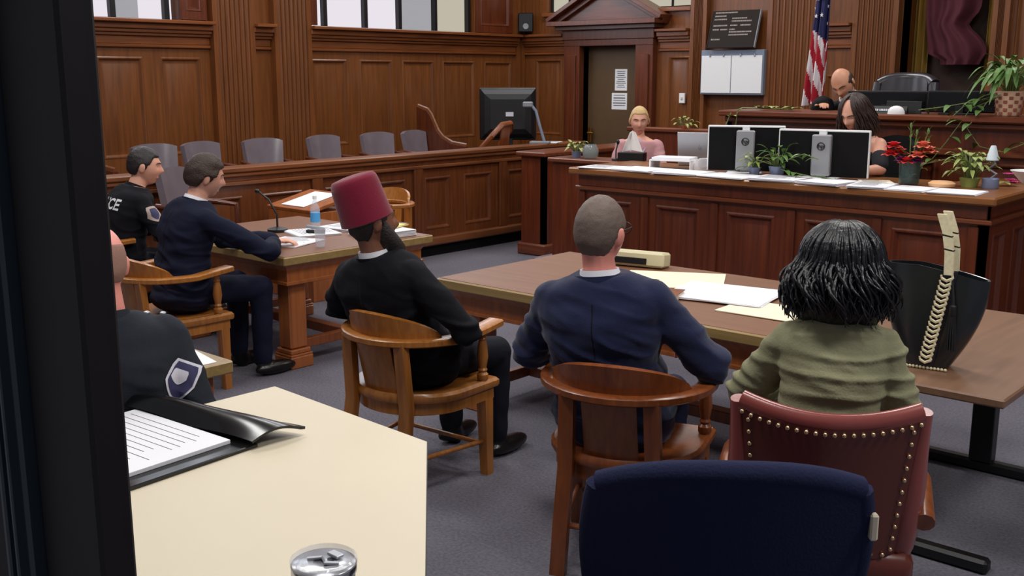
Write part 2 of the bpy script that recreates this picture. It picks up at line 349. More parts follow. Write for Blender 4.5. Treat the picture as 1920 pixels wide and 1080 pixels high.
for y0, y1 in ((5.87, 6.18), (7.45, 7.58), (10.16, 10.86)): m.wall((X0 + .03, y0, 0), (0, 1, 0), (1, 0, 0), y1 - y0, 2.34, 3.9, [(.07, y1 - y0 - .07, 2.42, 3.8)] if y1 - y0 > .25 else [], .03)
ST(m, 'trim_5', 'dark_wood', 20)
# front wall
def C(x, o=None): return x - X0
m = MB(); P = [(C(-9.4), C(-8.95), 1.0, 2.0), (C(-7.27), C(-6.97), .9, 2.02), (C(-5.22), C(-4.95), .9, 1.8), (C(-3.3), C(-2.75), .9, 2.7), (C(-2.55), C(-1.9), .9, 2.7), (C(-1.7), C(-.9), .9, 2.7)]
for a, b, z0, z1, pp in ((X0, -8.58, 0, 2.6, [P[0]]), (-7.7, -6.95, 0, 2.6, [(p[0] - C(-7.7), p[1] - C(-7.7), p[2], p[3]) for p in P[1:2]]), (-6.95, -4.41, 0, ZC, [(p[0] - C(-6.95), p[1] - C(-6.95), p[2], p[3]) for p in P[2:3]]),
                        (-3.51, 5, 0, ZC, [(p[0] - C(-3.51), p[1] - C(-3.51), p[2], p[3]) for p in P[3:]]), (-8.58, -7.7, 2.16, 2.6, []), (X0, -9.2, 2.6, ZC, []), (-9.2, -6.95, 3.9, ZC, []), (-8.72, -7.88, 2.6, 3.9, [])):
    m.wall((a, YF, 0), (1, 0, 0), (0, -1, 0), b - a, z0, z1, pp, .2)
m.b2(-4.41, -3.51, YF + .5, YF + .6, 0, ZC); m.b2(-4.46, -4.41, YF, YF + .6, 0, ZC); m.b2(-3.51, -3.46, YF, YF + .6, 0, ZC)
ST(m, 'wall_front', 'wall_wood', 20)
for i, (a, b) in enumerate(((-9.2, -8.72), (-7.88, -6.95))):
    o = bpy.data.objects.new('window_%d' % (3 + i), None); COL.objects.link(o); o['kind'] = 'structure'; o.location = (a, YF + .1, 2.6)
    p = MB(); p.b2(0, b - a, 0, .01, 0, 1.3, 0); p.build('pane', 'daylight_warm', o)
    f = MB(); f.b2(0, b - a, -.03, .03, -.02, .02); f.b2(0, .03, -.03, .03, 0, 1.3); f.b2(b - a - .03, b - a, -.03, .03, 0, 1.3); f.b2((b - a) * .62, (b - a) * .62 + .02, -.03, .03, 0, 1.3); f.build('window_frame', 'frame_left', o)
m = MB()   # cornice pieces on the front wall
for x0, x1, dz in ((X0, -8.85, 0), (-7.4, -6.95, .02), (-5.27, -4.93, .02)):
    for z0, z1, d in ((2.06, 2.09, .035), (2.09, 2.17, .02), (2.17, 2.20, .05), (2.20, 2.235, .075), (2.235, 2.29, .10), (2.29, 2.325, .15)): m.b2(x0, x1, YF - d, YF + .01, z0 + dz, z1 + dz, .006)
m.b2(-7.9, -6.95, YF - .06, YF + .01, 2.55, 2.60)
m.b2(-9.25, -8.7, YF - .06, YF + .01, 2.55, 2.60)
ST(m, 'trim_6', 'wall_wood_x', 20)
for i, (a, b) in enumerate(((-6.93, -6.71), (-5.92, -5.3), (-4.92, -4.43), (-3.5, -3.34))):
    fluted('trim_%d' % (7 + i), a, b, .09, 'x')
# door, its casing and pediment
d1 = bpy.data.objects.new('door_1', None); COL.objects.link(d1); d1['kind'] = 'structure'; d1.location = (-8.58, YF, 0)
m = MB(); m.b2(.0, .88, .10, .15, 0, 2.16); m.build('door_leaf', 'door_green', d1)
m = MB(); m.box((.08, .05, 1.02), (.05, .03, .2)); m.tube([(.08, .05, 1.05), (.08, .0, 1.05), (.17, 0, 1.05)], .012); m.build('door_handle', 'brass', d1)
m = MB()
for x0, x1 in ((-.25, 0), (.88, 1.14)):
    m.b2(x0, x1, -.10, .16, 0, 2.16); m.b2(x0 + .05, x1 - .05, -.13, -.09, .25, 2.05, .01)
m.b2(-.25, 1.14, -.10, .16, 2.16, 2.24); m.b2(-.27, 1.16, -.12, .1, 2.24, 2.36); m.b2(-.33, 1.22, -.2, .1, 2.36, 2.41); m.b2(-.40, 1.29, -.30, .1, 2.41, 2.47)
m.build('casing', 'dark_wood', d1)
m = MB()
tri = lambda w0, w1, z, h: [(w0, z), (w1, z), ((w0 + w1) / 2, z + h)]
xf = M(((1, 0, 0, 0), (0, 0, -1, 0), (0, 1, 0, 0), (0, 0, 0, 1)))
m.prism(tri(-.40, 1.29, 2.47, .44), .04, M.Translation((0, -.04, 0)) @ xf)
for sg in (-1, 1):
    a = V((.445 + sg * .86, 0, 2.50)); b = V((.445, 0, 2.94)); L = (b - a).length; ang = atan2(b.z - a.z, b.x - a.x)
    for off, th, dp in ((.0, .05, .30), (-.055, .06, .2)):
        rot = M.Rotation(-ang, 3, 'Y'); c = (a + b) / 2 + rot @ V((0, 0, (off if sg < 0 else -off))) ; m.box((c.x, -dp / 2 + .05, c.z), (L + .06, dp, th), rot)
m.build('pediment', 'dark_wood_x', d1)
# niche: gold curtain with a maroon drape drawn across it
m = MB(); m.b2(-4.4, -3.52, YF + .42, YF + .49, 0, ZC - .02); ST(m, 'trim_11', 'niche_dark', 0)
for i, (a, b) in enumerate(((-4.40, -4.25), (-3.66, -3.52))):
    m = MB(); m.sheet(lambda u, v: (a + (b - a) * u, YF + .30 + .03 * sin(u * 14 + v), .6 + 3.7 * v), 24, 8, .006)
    tag(m.build('curtain', 'curtain_gold'), 'narrow gold curtain hanging at the %s jamb of the dark wall niche' % ('flag side' if i == 0 else 'plant side'), 'curtain', 'gold curtains in the niche')
m = MB()
def drp(u, v):
    z = 1.9 + 2.3 * v; w = .22 + .10 * v; bul = .26 * exp(-((z - 2.06) / .10) ** 2)
    if z < 2.0: w *= 1
    x0 = -4.25 + .07 * max(0, 1 - (z - 1.9) / .5); x1 = -3.70 + .08 * exp(-((z - 2.03) / .13) ** 2) - .12 * exp(-((z - 2.3) / .1) ** 2)
    if z < 1.98: x0, x1 = x0 + .12, x1 - .02
    return (x0 + (x1 - x0) * u, YF + .2 - .10 * sin(u * pi) + .025 * sin(u * 22 + 3 * v) + .03 * sin(u * 9 - v * 5), z)
m.sheet(drp, 50, 40, .008); tag(m.build('drape', 'maroon', None, 60), 'dark maroon drape gathered in the niche behind the high-backed black chair', 'drape')
# viewing window the picture is taken through: dark jamb, lines, pane
w5 = bpy.data.objects.new('window_5', None); COL.objects.link(w5); w5['kind'] = 'structure'; w5.location = (-1.0, .5, 0)
m = MB(); m.b2(-.135, 0, -.02, .02, 0, 3.2, .004); m.build('jamb', 'frame_dark', w5)
m = MB(); m.b2(-.165, -.138, -.035, .03, 0, 3.2, .004); m.b2(-.155, -.148, -.045, -.03, 0, 3.2, .002); m.b2(-.18, -.170, -.045, .03, 0, 3.2, .003); m.build('gasket', 'frame_line', w5)
m = MB(); m.b2(-1.2, -.182, -.03, .05, 0, 3.2, .004); m.build('side_jamb', 'frame_left', w5)
m = MB(); m.b2(.0, 2.3, .008, .014, .2, 3.2, 0); m.build('pane', 'pane_clear', w5)
# raised floors behind the desk and the bench
m = MB(); m.b2(-4.85, -2.0, 7.0, 7.62, 0, .27); ST(m, 'trim_12', 'carpet', 0)
m = MB(); m.b2(-4.42, -1.0, 7.66, 10.2, 0, .52); ST(m, 'trim_13', 'carpet', 0)
m = MB(); m.b2(-6.0, -4.86, 7.05, 8.35, 0, .20); ST(m, 'trim_14', 'carpet', 0)

# ------------------------------------------------------------------ built-in court joinery
jr = thing('jury_rail', 'long panelled wooden rail in front of the jury chairs with a flat cap', 'rail', (-7.55, 3.2, 0))
L = 6.55; m = MB(); pans = []; y = .30
while y + .75 < L: pans.append((y, y + .36, .27, .80)); pans.append((y + .56, y + .98, .27, .80)) if y + 1.1 < L else 0; y += 1.24
m.wall((0, 0, 0), (0, 1, 0), (1, 0, 0), L, .14, .92, pans, .06); m.b2(-.06, .012, 0, L, .925, 1.0, .004)
y = .2
while y < L: m.b2(0, .03, y - .06, y + .06, .2, .9, .006); y += 1.24
m.build('front_panel', 'rail_wood', jr, 20)
m = MB(); m.b2(-.16, .05, -.02, L + .02, 1.0, 1.045, .01); m.b2(-.08, .035, 0, L, .965, 1.0, .008); m.build('cap', 'rail_wood_y', jr)
m = MB(); m.b2(-.06, .035, 0, L, .89, .925, .01); m.b2(-.06, .05, 0, L, .115, .2, .015); m.build('moulding', 'rail_wood_y', jr)
m = MB(); m.b2(-.10, -.02, 0, L, 0, .12, 0); m.build('toe_kick', 'black_matte', jr)
def pewend(y, lab, x=-8.85, z0=.3):
    t = thing('scroll_end_panel', lab, 'partition', (x, y, z0), 0, 'scrolled end panels of the jury box'); m = MB()
    prof = [(-.65, 0), (-.65, 1.14)] + [(-.65 + .16 * k / 4, 1.14 - .01 * k) for k in range(1, 5)] + [(-.44, 1.05), (-.38, .95), (-.33, .87), (-.25, .80), (-.1, .74), (.12, .72), (.12, 0)]
    xf = M(((1, 0, 0, 0), (0, 0, -1, 0), (0, 1, 0, 0), (0, 0, 0, 1))); m.prism(prof, .05, xf); m.build('board', 'dark_wood', t, 25)
    m = MB(); pp = [V((p[0], -.025, p[1])) for p in prof[1:-1]]; m.tube(pp, .035, 8, None, .5); m.build('cap_rail', 'rail_wood_y', t)
pewend(8.45, 'curved wooden end panel of the jury box beside the black television', -8.25); pewend(4.32, 'curved wooden end panel of the jury box beside the dark window frame', -8.25)
# partition beside the desk
t = thing('partition', 'low panelled wooden partition between the jury rail and the court desk', 'partition', (-6.7, 8.05, 0))
m = MB(); m.wall((-.30, 0, 0), (1, 0, 0), (0, -1, 0), .3, .12, 1.0, [], .05); m.wall((0, 0, 0), (0, 1, 0), (1, 0, 0), 1.9, .12, 1.0, [(.35, .9, .25, .85), (1.05, 1.65, .25, .85)], .05); m.build('panel', 'desk_wood', t, 20)
m = MB(); m.b2(-.34, .05, -.05, 1.95, 1.0, 1.045, .01); m.build('cap', 'desk_wood_x', t)
m = MB(); m.b2(-.33, .04, -.04, 1.92, 0, .12, .015); m.build('plinth', 'desk_wood_x', t)
# court desk
t = thing('court_desk', 'long panelled wooden court desk strewn with papers, plants and monitors', 'desk', (-4.87, 6.27, 0)); L = 2.95; D = .76
m = MB(); m.wall((0, 0, 0), (1, 0, 0), (0, -1, 0), L, .12, 1.07, [(.12 + .57 * k, .12 + .57 * k + .36, .25, .89) for k in range(5)], .05)
for k in range(6): m.b2(.57 * k + .0, .57 * k + .06, -.02, .01, .15, .94, .005)
m.b2(0, L, -.015, .0, .985, 1.07, .003); m.build('front_panel', 'desk_wood', t, 20)
m = MB(); m.wall((L, 0, 0), (0, 1, 0), (1, 0, 0), D + .42, .12, 1.07, [(.12, .36, .25, .89), (.5, .74, .25, .89)], .05); m.build('end_panel', 'desk_wood', t, 20); m = MB(); m.b2(-.0, .05, .06, D, .12, 1.07); m.build('end_panel', 'desk_wood', t, 20)
m = MB(); m.b2(-.06, L + .06, -.07, D, 1.07, 1.12, .01); m.b2(L - .45, L + .06, D, D + .42, 1.07, 1.12, .01); m.build('desktop', 'desk_top', t)
m = MB(); m.b2(-.02, L + .035, -.035, 0, .955, .985, .008); m.b2(L, L + .035, -.03, D + .42, .955, .985, .008); m.b2(-.03, L + .04, -.04, 0, 0, .14, .01); m.b2(L, L + .04, -.04, D + .42, 0, .14, .01); m.build('moulding', 'desk_wood_x', t)
# judge's bench
t = thing('judge_bench', 'high wooden judge bench with ledge behind the court desk', 'bench', (-4.42, 7.63, 0)); L = 3.6
m = MB(); m.wall((0, 0, 0), (1, 0, 0), (0, -1, 0), L, 0, 1.47, [(.15 + .9 * k, .8 + .9 * k, .45, 1.2) for k in range(4)], .05); m.build('front_panel', 'desk_wood', t, 20)
m = MB(); m.b2(-.03, L, -.10, .62, 1.475, 1.52, .012); m.b2(-.0, L, -.05, .1, 1.43, 1.475, .01); m.build('ledge', 'desk_wood_x', t)
m = MB(); m.b2(-.02, L, -.035, 0, 1.24, 1.29, .012); m.b2(-.02, L, -.03, 0, .35, .4, .01); m.build('moulding', 'desk_wood_x', t)
m = MB(); m.b2(0, .05, 0, 1.6, 0, 1.47); m.build('end_panel', 'desk_wood', t)
t = thing('witness_rail', 'low dark wooden rail behind the blonde woman in pink', 'rail', (-5.93, 8.42, 0))
m = MB(); m.b2(0, 1.45, 0, .04, .2, 1.27); m.build('board', 'desk_wood', t); m = MB(); m.b2(-.03, 1.48, -.03, .09, 1.27, 1.31, .01); m.build('cap', 'desk_wood_x', t)
t = thing('witness_stand', 'plain wooden witness stand ledge in front of the blonde woman', 'stand', (-5.75, 7.02, 0))
m = MB(); m.b2(0, .85, 0, .04, 0, 1.07); m.build('board', 'desk_wood', t); m = MB(); m.b2(-.03, .87, -.04, .30, 1.07, 1.105, .01); m.build('ledge', 'desk_wood_x', t)
# ------------------------------------------------------------------ chairs
def arc(r0, a0, a1, n, cy=0, ry=None):
    ry = ry or r0; return [(r0 * sin(R(a0 + (a1 - a0) * i / n)), cy - ry * cos(R(a0 + (a1 - a0) * i / n))) for i in range(n + 1)]
def dshape(w, front, rear, n=16):   # seat outline: square front, round rear
    return [(w, front)] + [(w * cos(pi * i / n), -rear * sin(pi * i / n)) for i in range(n + 1)] + [(-w, front)]
def captain(name, label, loc, rz, M1='oak', group='wooden armchairs in the well of the court'):
    t = thing(name, label, 'chair', loc, rz, group)
    m = MB(); o = dshape(.285, .235, .26)
    for k, (s, z) in enumerate(((1, .415), (1.02, .425), (1.02, .445), (.98, .458), (.85, .455), (.5, .445))):
        r = [V((x * s, y * s, z - (0.006 * (1 - abs(x) / .3) if k > 3 else 0))) for x, y in o]
        if k == 0: rs = []
        rs.append(r)
    m.rings(rs); m.build('seat', M1, t, 40)
    m = MB(); m.rings([[V((x * s, y * s, z)) for x, y in o] for s, z in ((.90, .355), (.95, .36), (.95, .41), (.93, .416))]); m.build('seat_rim', M1, t, 40)
    for sx in (-1, 1):
        m = MB(); m.rings([[V((sx * (.245 + .01 * (1 - z / .36)) + a * w, .19 + b * w, z)) for a, b in ((-1, -1), (1, -1), (1, 1), (-1, 1))] for z, w in ((.0, .021), (.36, .027))]); m.build('leg', M1, t)
        m = MB(); m.rings([[V((sx * (.155 + .02 * (1 - z / .68)) + a * .028, -.225 - .06 * (1 - z / .68) * (1 if z < .4 else .5) + b * .019 - .035 * max(0, (z - .4) / .3), z)) for a, b in ((-1, -1), (1, -1), (1, 1), (-1, 1))] for z in (0, .2, .4, .55, .69)]); m.build('rear_post', M1, t)
        m = MB(); m.lathe([(.020, 0), (.026, .01), (.026, .03), (.017, .04), (.022, .05), (.017, .06), (.020, .075), (.026, .11), (.022, .16), (.016, .185), (.021, .195), (.016, .205), (.02, .222)], (sx * .262, .155, .455), 14); m.build('arm_post', M1, t)
    # bow: arms sweeping round the back
    m = MB(); pts = [(.275, .235)] + [(.285, .12), (.295, 0)] + [(.295 * cos(R(a)), -.29 * sin(R(a))) for a in range(10, 171, 10)] + [(-.295, 0), (-.285, .12), (-.275, .235)]
    rs = []
    for i, p in enumerate(pts):
        a = V(pts[max(i - 1, 0)]); b = V(pts[min(i + 1, len(pts) - 1)]); d = (b - a).normalized(); nn = V((-d.y, d.x)); w = .036 if 1 < i < len(pts) - 2 else .042
        zb = .676 + .02 * max(0, p[1]) / .235
        rs.append([V((p[0] + nn.x * u * w, p[1] + nn.y * u * w, zb + z)) for u, z in ((-1, .006), (-.8, 0), (.8, 0), (1, .006), (1, .026), (.8, .032), (-.8, .032), (-1, .026))])
    m.rings(rs); m.build('arm_bow', M1, t, 40)
    m = MB()
    def cr(u, v):
        a = R(-68 + 136 * u); h = .112 * max(0, cos((u - .5) * pi)) ** .55
        return (.285 * sin(a), -.282 * cos(a) - .03 * v * h / .13, .70 + h * v)
    m.sheet(cr, 28, 5, .022); m.build('crest', M1, t, 50)
    m = MB(); m.sheet(lambda u, v: (.27 * sin(R(-22 + 44 * u)), -.235 * cos(R(-22 + 44 * u)) - .055 * v, .45 + .235 * v), 10, 3, .014); m.build('back_splat', M1, t, 50)
    m = MB()
    for z, y in ((.14, .19), (.18, -.25)): m.tube([(-.25 if y > 0 else -.17, y, z), (.25 if y > 0 else .17, y, z)], .011)
    for sx in (-1, 1): m.tube([(sx * .25, .19, .16), (sx * .17, -.26, .16)], .011)
    m.build('stretcher', M1, t); return t
ch1 = captain('wooden_armchair', 'oak captain armchair under the man in the fez', (-3.36, 3.14, 0), 4)
ch2 = dup(ch1, (-5.42, 3.13, 0), 0, 'oak captain armchair with the man writing at the table in it'); 
ch3 = captain('wooden_armchair', 'dark oak captain armchair under the man in the navy suit and white collar', (-2.18, 3.12, 0), 20, 'oak_dark')
dup(ch1, (-6.85, 3.42, 0), -22, 'oak captain armchair under the policeman with white back lettering')
dup(ch1, (-6.93, 6.05, 0), 195, 'oak captain armchair standing empty on the far side of the paper-strewn table')
t = thing('stool', 'low round dark stool under the bald officer', 'stool', (-3.17, 1.66, 0))
m = MB(); m.lathe([(.16, .40), (.17, .405), (.17, .435), (.15, .44)]); m.build('seat', 'oak_dark', t)
for k in range(4):
    m = MB(); m.tube([(.19 * cos(R(45 + 90 * k)), .19 * sin(R(45 + 90 * k)), 0), (.12 * cos(R(45 + 90 * k)), .12 * sin(R(45 + 90 * k)), .41)], .016); m.build('leg', 'oak_dark', t)

# leather swivel chair seen from behind
lc = thing('leather_chair', 'maroon leather swivel chair with brass nail trim under the woman in olive', 'chair', (-1.28, 2.85, 0), 27)
m = MB()
def lb(u, v, off=0):
    s = 2 * u - 1; w = .195 + .042 * v; z = .48 + .385 * v + .035 * s * s * v - .02 * (1 - v) * (s * s)
    return (s * w, -.245 - .05 * v + .05 * s * s + off, z)
m.sheet(lb, 24, 16, .05); m.build('back_panel', 'leather_red', lc, 50)
m = MB(); m.tube([V(lb(i / 24, 1)) + V((0, .022, .006)) for i in range(25)], .032, 10, None, .7); m.build('top_roll', 'leather_edge', lc, 60)
for sx in (0, 1):
    m = MB(); sg = 1 if sx else -1
    pts = [V(lb(sx, v)) + V((sg * .012, .06, 0)) for v in (0.0, .1, .3, .5, .7, .85, 1)]
    m.tube(pts, [.05, .062, .066, .060, .045, .036, .03], 12, None, .75); m.build('side_roll', 'leather_edge', lc, 60)
m = MB()
edge = [lb(i / 19, .955) for i in range(20)] + [lb(.965, v / 12) for v in range(0, 12)] + [lb(.035, v / 12) for v in range(0, 12)] + [lb(i / 12, .04) for i in range(1, 12)]
m.ell((0, 0, 0), (.0068, .006, .0068), None, 8, 6); n0 = m.build('nail_head', 'nail', lc, 60, loc=V(edge[0]) + V((0, -.004, 0)))
for p in edge[1:]: q = n0.copy(); COL.objects.link(q); q.location = V(p) + V((0, -.004, 0))
m = MB(); m.box(V(lb(.54, .62)) + V((0, -.004, 0)), (.065, .006, .022), M.Rotation(R(-7), 3, 'X')); m.build('brass_plate', 'brass', lc)
m = MB(); m.box((0, .03, .43), (.5, .5, .11), None, .045); m.build('seat', 'leather_red', lc, 50)
for sx in (-1, 1):
    m = MB(); m.tube([(sx * .27, -.19, .58), (sx * .275, -.02, .64), (sx * .27, .15, .63), (sx * .26, .2, .56), (sx * .25, .2, .44)], .03, 10); m.build('arm', 'oak_dark', lc, 50)
m = MB(); m.lathe([(.03, .1), (.03, .36), (.12, .37), (.12, .385)]); m.build('column', 'black', lc)
for k in range(4):
    m = MB(); a = R(45 + 90 * k); m.tube([(0, 0, .12), (.18 * cos(a), .18 * sin(a), .10), (.34 * cos(a), .34 * sin(a), .075)], [.035, .03, .022], 8); m.build('base_leg', 'oak_dark', lc)
    m = MB(); m.ell((.34 * cos(a), .34 * sin(a), .028), (.028, .016, .028)); m.build('caster', 'black', lc)
# navy office chair in front
nc = thing('office_chair', 'navy fabric office chair nearest the glass beside the cream table', 'chair', (-1.13, 1.95, 0), 38)
m = MB()
def nb(u, v):
    s = 2 * u - 1; w = .235 + .035 * sin(pi * v * .8); sq = abs(s) ** 2.5; z = .58 + .46 * v * (1 - .10 * sq * v) + .05 * (1 - v) * sq
    return (s * w, -.24 - .07 * v + .05 * s * s, z)
m.sheet(nb, 24, 16, .055)
m.build('backrest', 'navy_fabric', nc, 60)
m = MB(); m.tube([V(nb(i / 24, 1)) + V((0, .027, 0)) for i in range(25)], .028, 10); [m.tube([V(nb(e, v / 10)) + V((0, .027, 0)) for v in range(11)], .028, 10) for e in (0, 1)]; m.build('edge_roll', 'navy_fabric', nc, 60)
m = MB(); m.box(V(nb(1, .78)) + V((.018, .0, 0)), (.016, .02, .055), None, .006); m.build('pull_tag', 'cream', nc)
m = MB(); m.box((0, .02, .46), (.5, .48, .09), None, .04); m.build('seat', 'navy_fabric', nc, 50)
m = MB(); m.tube([(0, -.02, .40), (0, -.25, .40), (0, -.285, .62)], .022); m.build('back_strut', 'black', nc)
m = MB(); m.lathe([(.028, .09), (.028, .40), (.1, .41)]); m.build('column', 'black', nc)
for k in range(5):
    m = MB(); a = R(20 + 72 * k); m.tube([(0, 0, .11), (.30 * cos(a), .30 * sin(a), .075)], [.03, .02], 8); m.build('base_leg', 'black', nc)
    m = MB(); m.ell((.30 * cos(a), .30 * sin(a), .028), (.028, .016, .028)); m.build('caster', 'black', nc)

# jurors' swivel chairs
def juror(loc, rz, label):
    t = thing('juror_chair', label, 'chair', loc, rz, 'juror chairs behind the rail')
    m = MB()
    def bk(u, v):
        s = 2 * u - 1; w = .20 + .02 * v; return (s * w, -.20 - .05 * v + .05 * s * s, .58 + .32 * v - .03 * abs(s) ** 3 * v)
    m.sheet(bk, 16, 10, .045); m.build('backrest', 'juror_leather', t, 60)
    m = MB(); m.box((0, 0, .45), (.44, .42, .08), None, .03); m.build('seat', 'juror_dark', t, 50)
    m = MB(); m.tube([(0, -.1, .42), (0, -.27, .42), (0, -.25, .7)], .018); m.lathe([(.16, 0), (.14, .03), (.03, .05), (.03, .42)], (0, 0, 0), 16); m.build('pedestal', 'black', t)
    for sx in (-1, 1):
        m = MB(); m.tube([(sx * .215, -.2, .68), (sx * .235, 0, .67), (sx * .23, .16, .655), (sx * .22, .17, .47)], .018); m.build('arm', 'dark_wood', t)
    return t
jl = ['right behind the head of the policeman', 'above the head of the man writing', 'in front of the gap between the two fluted pilasters', 'just past the second fluted pilaster', 'second from the scrolled end panel by the television', 'nearest the scrolled end panel by the television']
j0 = None
m = MB(); m.b2(-9.5, -8.28, 3.4, 8.4, 0, .285); ST(m, 'trim_15', 'carpet', 0)
for (y, lab, rr) in zip((4.97, 5.49, 6.13, 6.92, 7.63, 8.22), jl, (-98, -84, -100, -88, -96, -80)):
    if j0 is None: j0 = juror((-8.55, y, .285), rr, 'leather juror chair ' + lab)
    else: dup(j0, (-8.55, y, .285), rr, 'leather juror chair ' + lab)
jf = dup(j0, (-7.12, 4.42, 0), -62, 'grey leather chair on the floor before the jury rail between policeman and man writing', 'juror chairs behind the rail'); del jf['group']; jf.scale = (1.1, 1.1, 1.22)
m = MB(); m.b2(-8.28, -7.66, 3.3, 9.7, 0, .12); ST(m, 'trim_16', 'carpet', 0)

# ------------------------------------------------------------------ tables
def bigtable(name, label, loc, sx, sy, H=.73, top='table_top', nolegs=()):
    t = thing(name, label, 'table', loc)
    m = MB(); m.b2(.012, sx - .012, .012, sy - .012, H - .012, H, .002); m.build('tabletop', top, t)
    m = MB(); m.b2(0, sx, 0, sy, H - .055, H - .003, .006); m.build('edge_band', 'table_edge', t)
    m = MB(); i = .06
    m.rings([[V((a, b, z)) for a, b in ((i - e, i - e), (sx - i + e, i - e), (sx - i + e, sy - i + e), (i - e, sy - i + e))] for z, e in ((H - .19, .0), (H - .185, .012), (H - .17, .012), (H - .165, 0), (H - .10, 0), (H - .055, .03))])
    m.build('apron', 'table_wood', t, 20)
    for a in (.17, sx - .17):
        for b in (.17, sy - .17):
            m = MB()
            for w, z0, z1, c in ((.075, .12, H - .18, .012), (.088, .09, .12, .006), (.096, .075, .09, .004), (.10, 0, .075, .006)): m.b2(a - w / 1.15, a + w / 1.15, b - w / 1.15, b + w / 1.15, z0, z1, c)
            m.build('leg', 'table_wood', t)
    m = MB(); m.b2(.2, sx - .2, sy / 2 - .04, sy / 2 + .04, .1, .16); m.b2(.15, .2, .2, sy - .2, .1, .16); m.b2(sx - .2, sx - .15, .2, sy - .2, .1, .16); m.build('stretcher', 'oak_dark', t)
    return t
bigtable('counsel_table', 'oak counsel table with papers, water bottle and clear cup on it', (-6.60, 3.72, 0), 1.49, 1.24)
bigtable('counsel_table', 'oak counsel table with bright open papers in front of the man in navy', (-3.99, 3.89, 0), 2.03, 1.15)
# officer's small desk
t = thing('side_table', 'small tan table with one white sheet beside the bald officer', 'table', (-4.55, 1.98, 0))
m = MB(); m.b2(0, 1.18, 0, .22, .68, .73, .006); m.build('tabletop', 'table_edge', t); m = MB(); m.b2(.05, 1.1, .05, .18, .58, .68, .004); m.build('apron', 'table_wood', t)
for a in (.1, 1.05):
    m = MB(); m.b2(a - .035, a + .035, .05, .15, 0, .58); m.build('leg', 'table_wood', t)
m = MB(); m.add([(-3.62, 1.995, .7305), (-3.395, 2.0, .7305), (-3.39, 2.14, .7305), (-3.60, 2.18, .7305)] + [(-3.62, 1.995, .733), (-3.395, 2.0, .733), (-3.39, 2.14, .733), (-3.60, 2.18, .733)], [(3, 2, 1, 0), (4, 5, 6, 7), (0, 1, 5, 4), (1, 2, 6, 5), (2, 3, 7, 6), (3, 0, 4, 7)])
tag(m.build('paper_sheet', 'paper'), 'white sheet lying on the small tan table by the officer patch', 'paper')
# brown laminate table with T legs
t = thing('laminate_table', 'brown laminate table with black T legs under the black handbag', 'table', (-1.86, 3.62, 0)); sx, sy = .86, 1.42
m = MB(); m.b2(0, sx, 0, sy, .697, .73, .006); m.build('tabletop', 'lam_brown', t)
for b in (.22, sy - .14):
    m = MB(); m.b2(sx / 2 - .05, sx / 2 + .05, b - .035, b + .035, .05, .68); m.build('leg', 'black', t)
    m = MB(); m.b2(.06, sx - .06, b - .03, b + .03, 0, .055, .012); m.build('foot', 'black', t)
m = MB(); m.b2(sx / 2 - .02, sx / 2 + .02, .2, sy - .15, .62, .697); m.b2(.1, sx - .1, .19, .25, .66, .697); m.b2(.1, sx - .1, sy - .17, sy - .11, .66, .697); m.build('rail', 'black', t)
# cream folding table in the foreground
t = thing('cream_table', 'cream laminate table in front of the glass with tumbler and black portfolio', 'table', (0, 0, 0))
poly = [(-2.885, 2.04), (-2.10, 2.00), (-1.50, 1.417), (-1.15, 1.05), (-1.35, .75), (-2.92, .75)]
m = MB(); m.prism(poly, .022, M.Translation((0, 0, .738))); m.build('tabletop', 'cream', t, 20)
m = MB(); cxy = V((sum(p[0] for p in poly) / 6, sum(p[1] for p in poly) / 6)); m.prism([(p[0] + (p[0] - cxy.x) * .006, p[1] + (p[1] - cxy.y) * .006) for p in poly], .022, M.Translation((0, 0, .734))); m.build('edge_band', 'black', t, 20)
for a, b in ((-2.75, 1.8), (-2.2, 1.85), (-1.5, 1.0), (-2.75, .9)):
    m = MB(); m.tube([(a, b, 0), (a, b, .735)], .022); m.build('leg', 'black', t)

t = thing('desk_chair', 'black office chair with rounded back under the bare-shouldered woman', 'chair', (-3.02, 7.26, .27), 168)
m = MB(); m.sheet(lambda u, v: ((2 * u - 1) * (.25 - .05 * abs(2 * v - 1) ** 3), -.26 - .06 * v + .09 * (2 * u - 1) ** 2, .62 + .48 * v - .05 * abs(2 * u - 1) ** 3 * v), 18, 12, .05); m.build('backrest', 'black_matte', t, 60)
m = MB(); m.box((0, .02, .49), (.48, .46, .08), None, .03); m.build('seat', 'black_matte', t); m = MB(); m.lathe([(.22, 0), (.2, .03), (.03, .06), (.03, .45)], (0, 0, 0), 18); m.tube([(0, -.02, .45), (0, -.26, .46), (0, -.30, .68)], .02); m.build('pedestal', 'black', t)
# ------------------------------------------------------------------ people
def sm(a, b, x): t = max(0, min(1, (x - a) / (b - a))); return t * t * (3 - 2 * t)
def sculpt(p, fem=0):
    x, y, z = p
    if z < 0:
        s = min(1, -z / .118); x *= 1 - (.26 + .06 * fem) * s ** 1.3
        if y < 0: y *= 1 - .42 * sm(.15, .9, s)
        else: y *= 1 + .02 * s
    elif y < 0: y *= 1 + .06 * sm(.0, .06, z)
    if y > 0:
        y += .025 * exp(-((x / .013) ** 2)) * (exp(-((z + .026) / .016) ** 2) + .55 * exp(-((z + .004) / .020) ** 2))
        y += .007 * exp(-((z - .030) / .012) ** 2) * exp(-(x / .05) ** 2)
        y -= .013 * exp(-((abs(x) - .031) / .016) ** 2 - ((z - .008) / .013) ** 2)
        y += .007 * exp(-(x / .024) ** 2 - ((z + .064) / .007) ** 2) + .005 * exp(-(x / .022) ** 2 - ((z + .076) / .006) ** 2)
        y += .014 * exp(-(x / .028) ** 2 - ((z + .104) / .02) ** 2)
        y += .004 * exp(-((abs(x) - .045) / .018) ** 2 - ((z + .03) / .02) ** 2)
    return V((x, y, z))
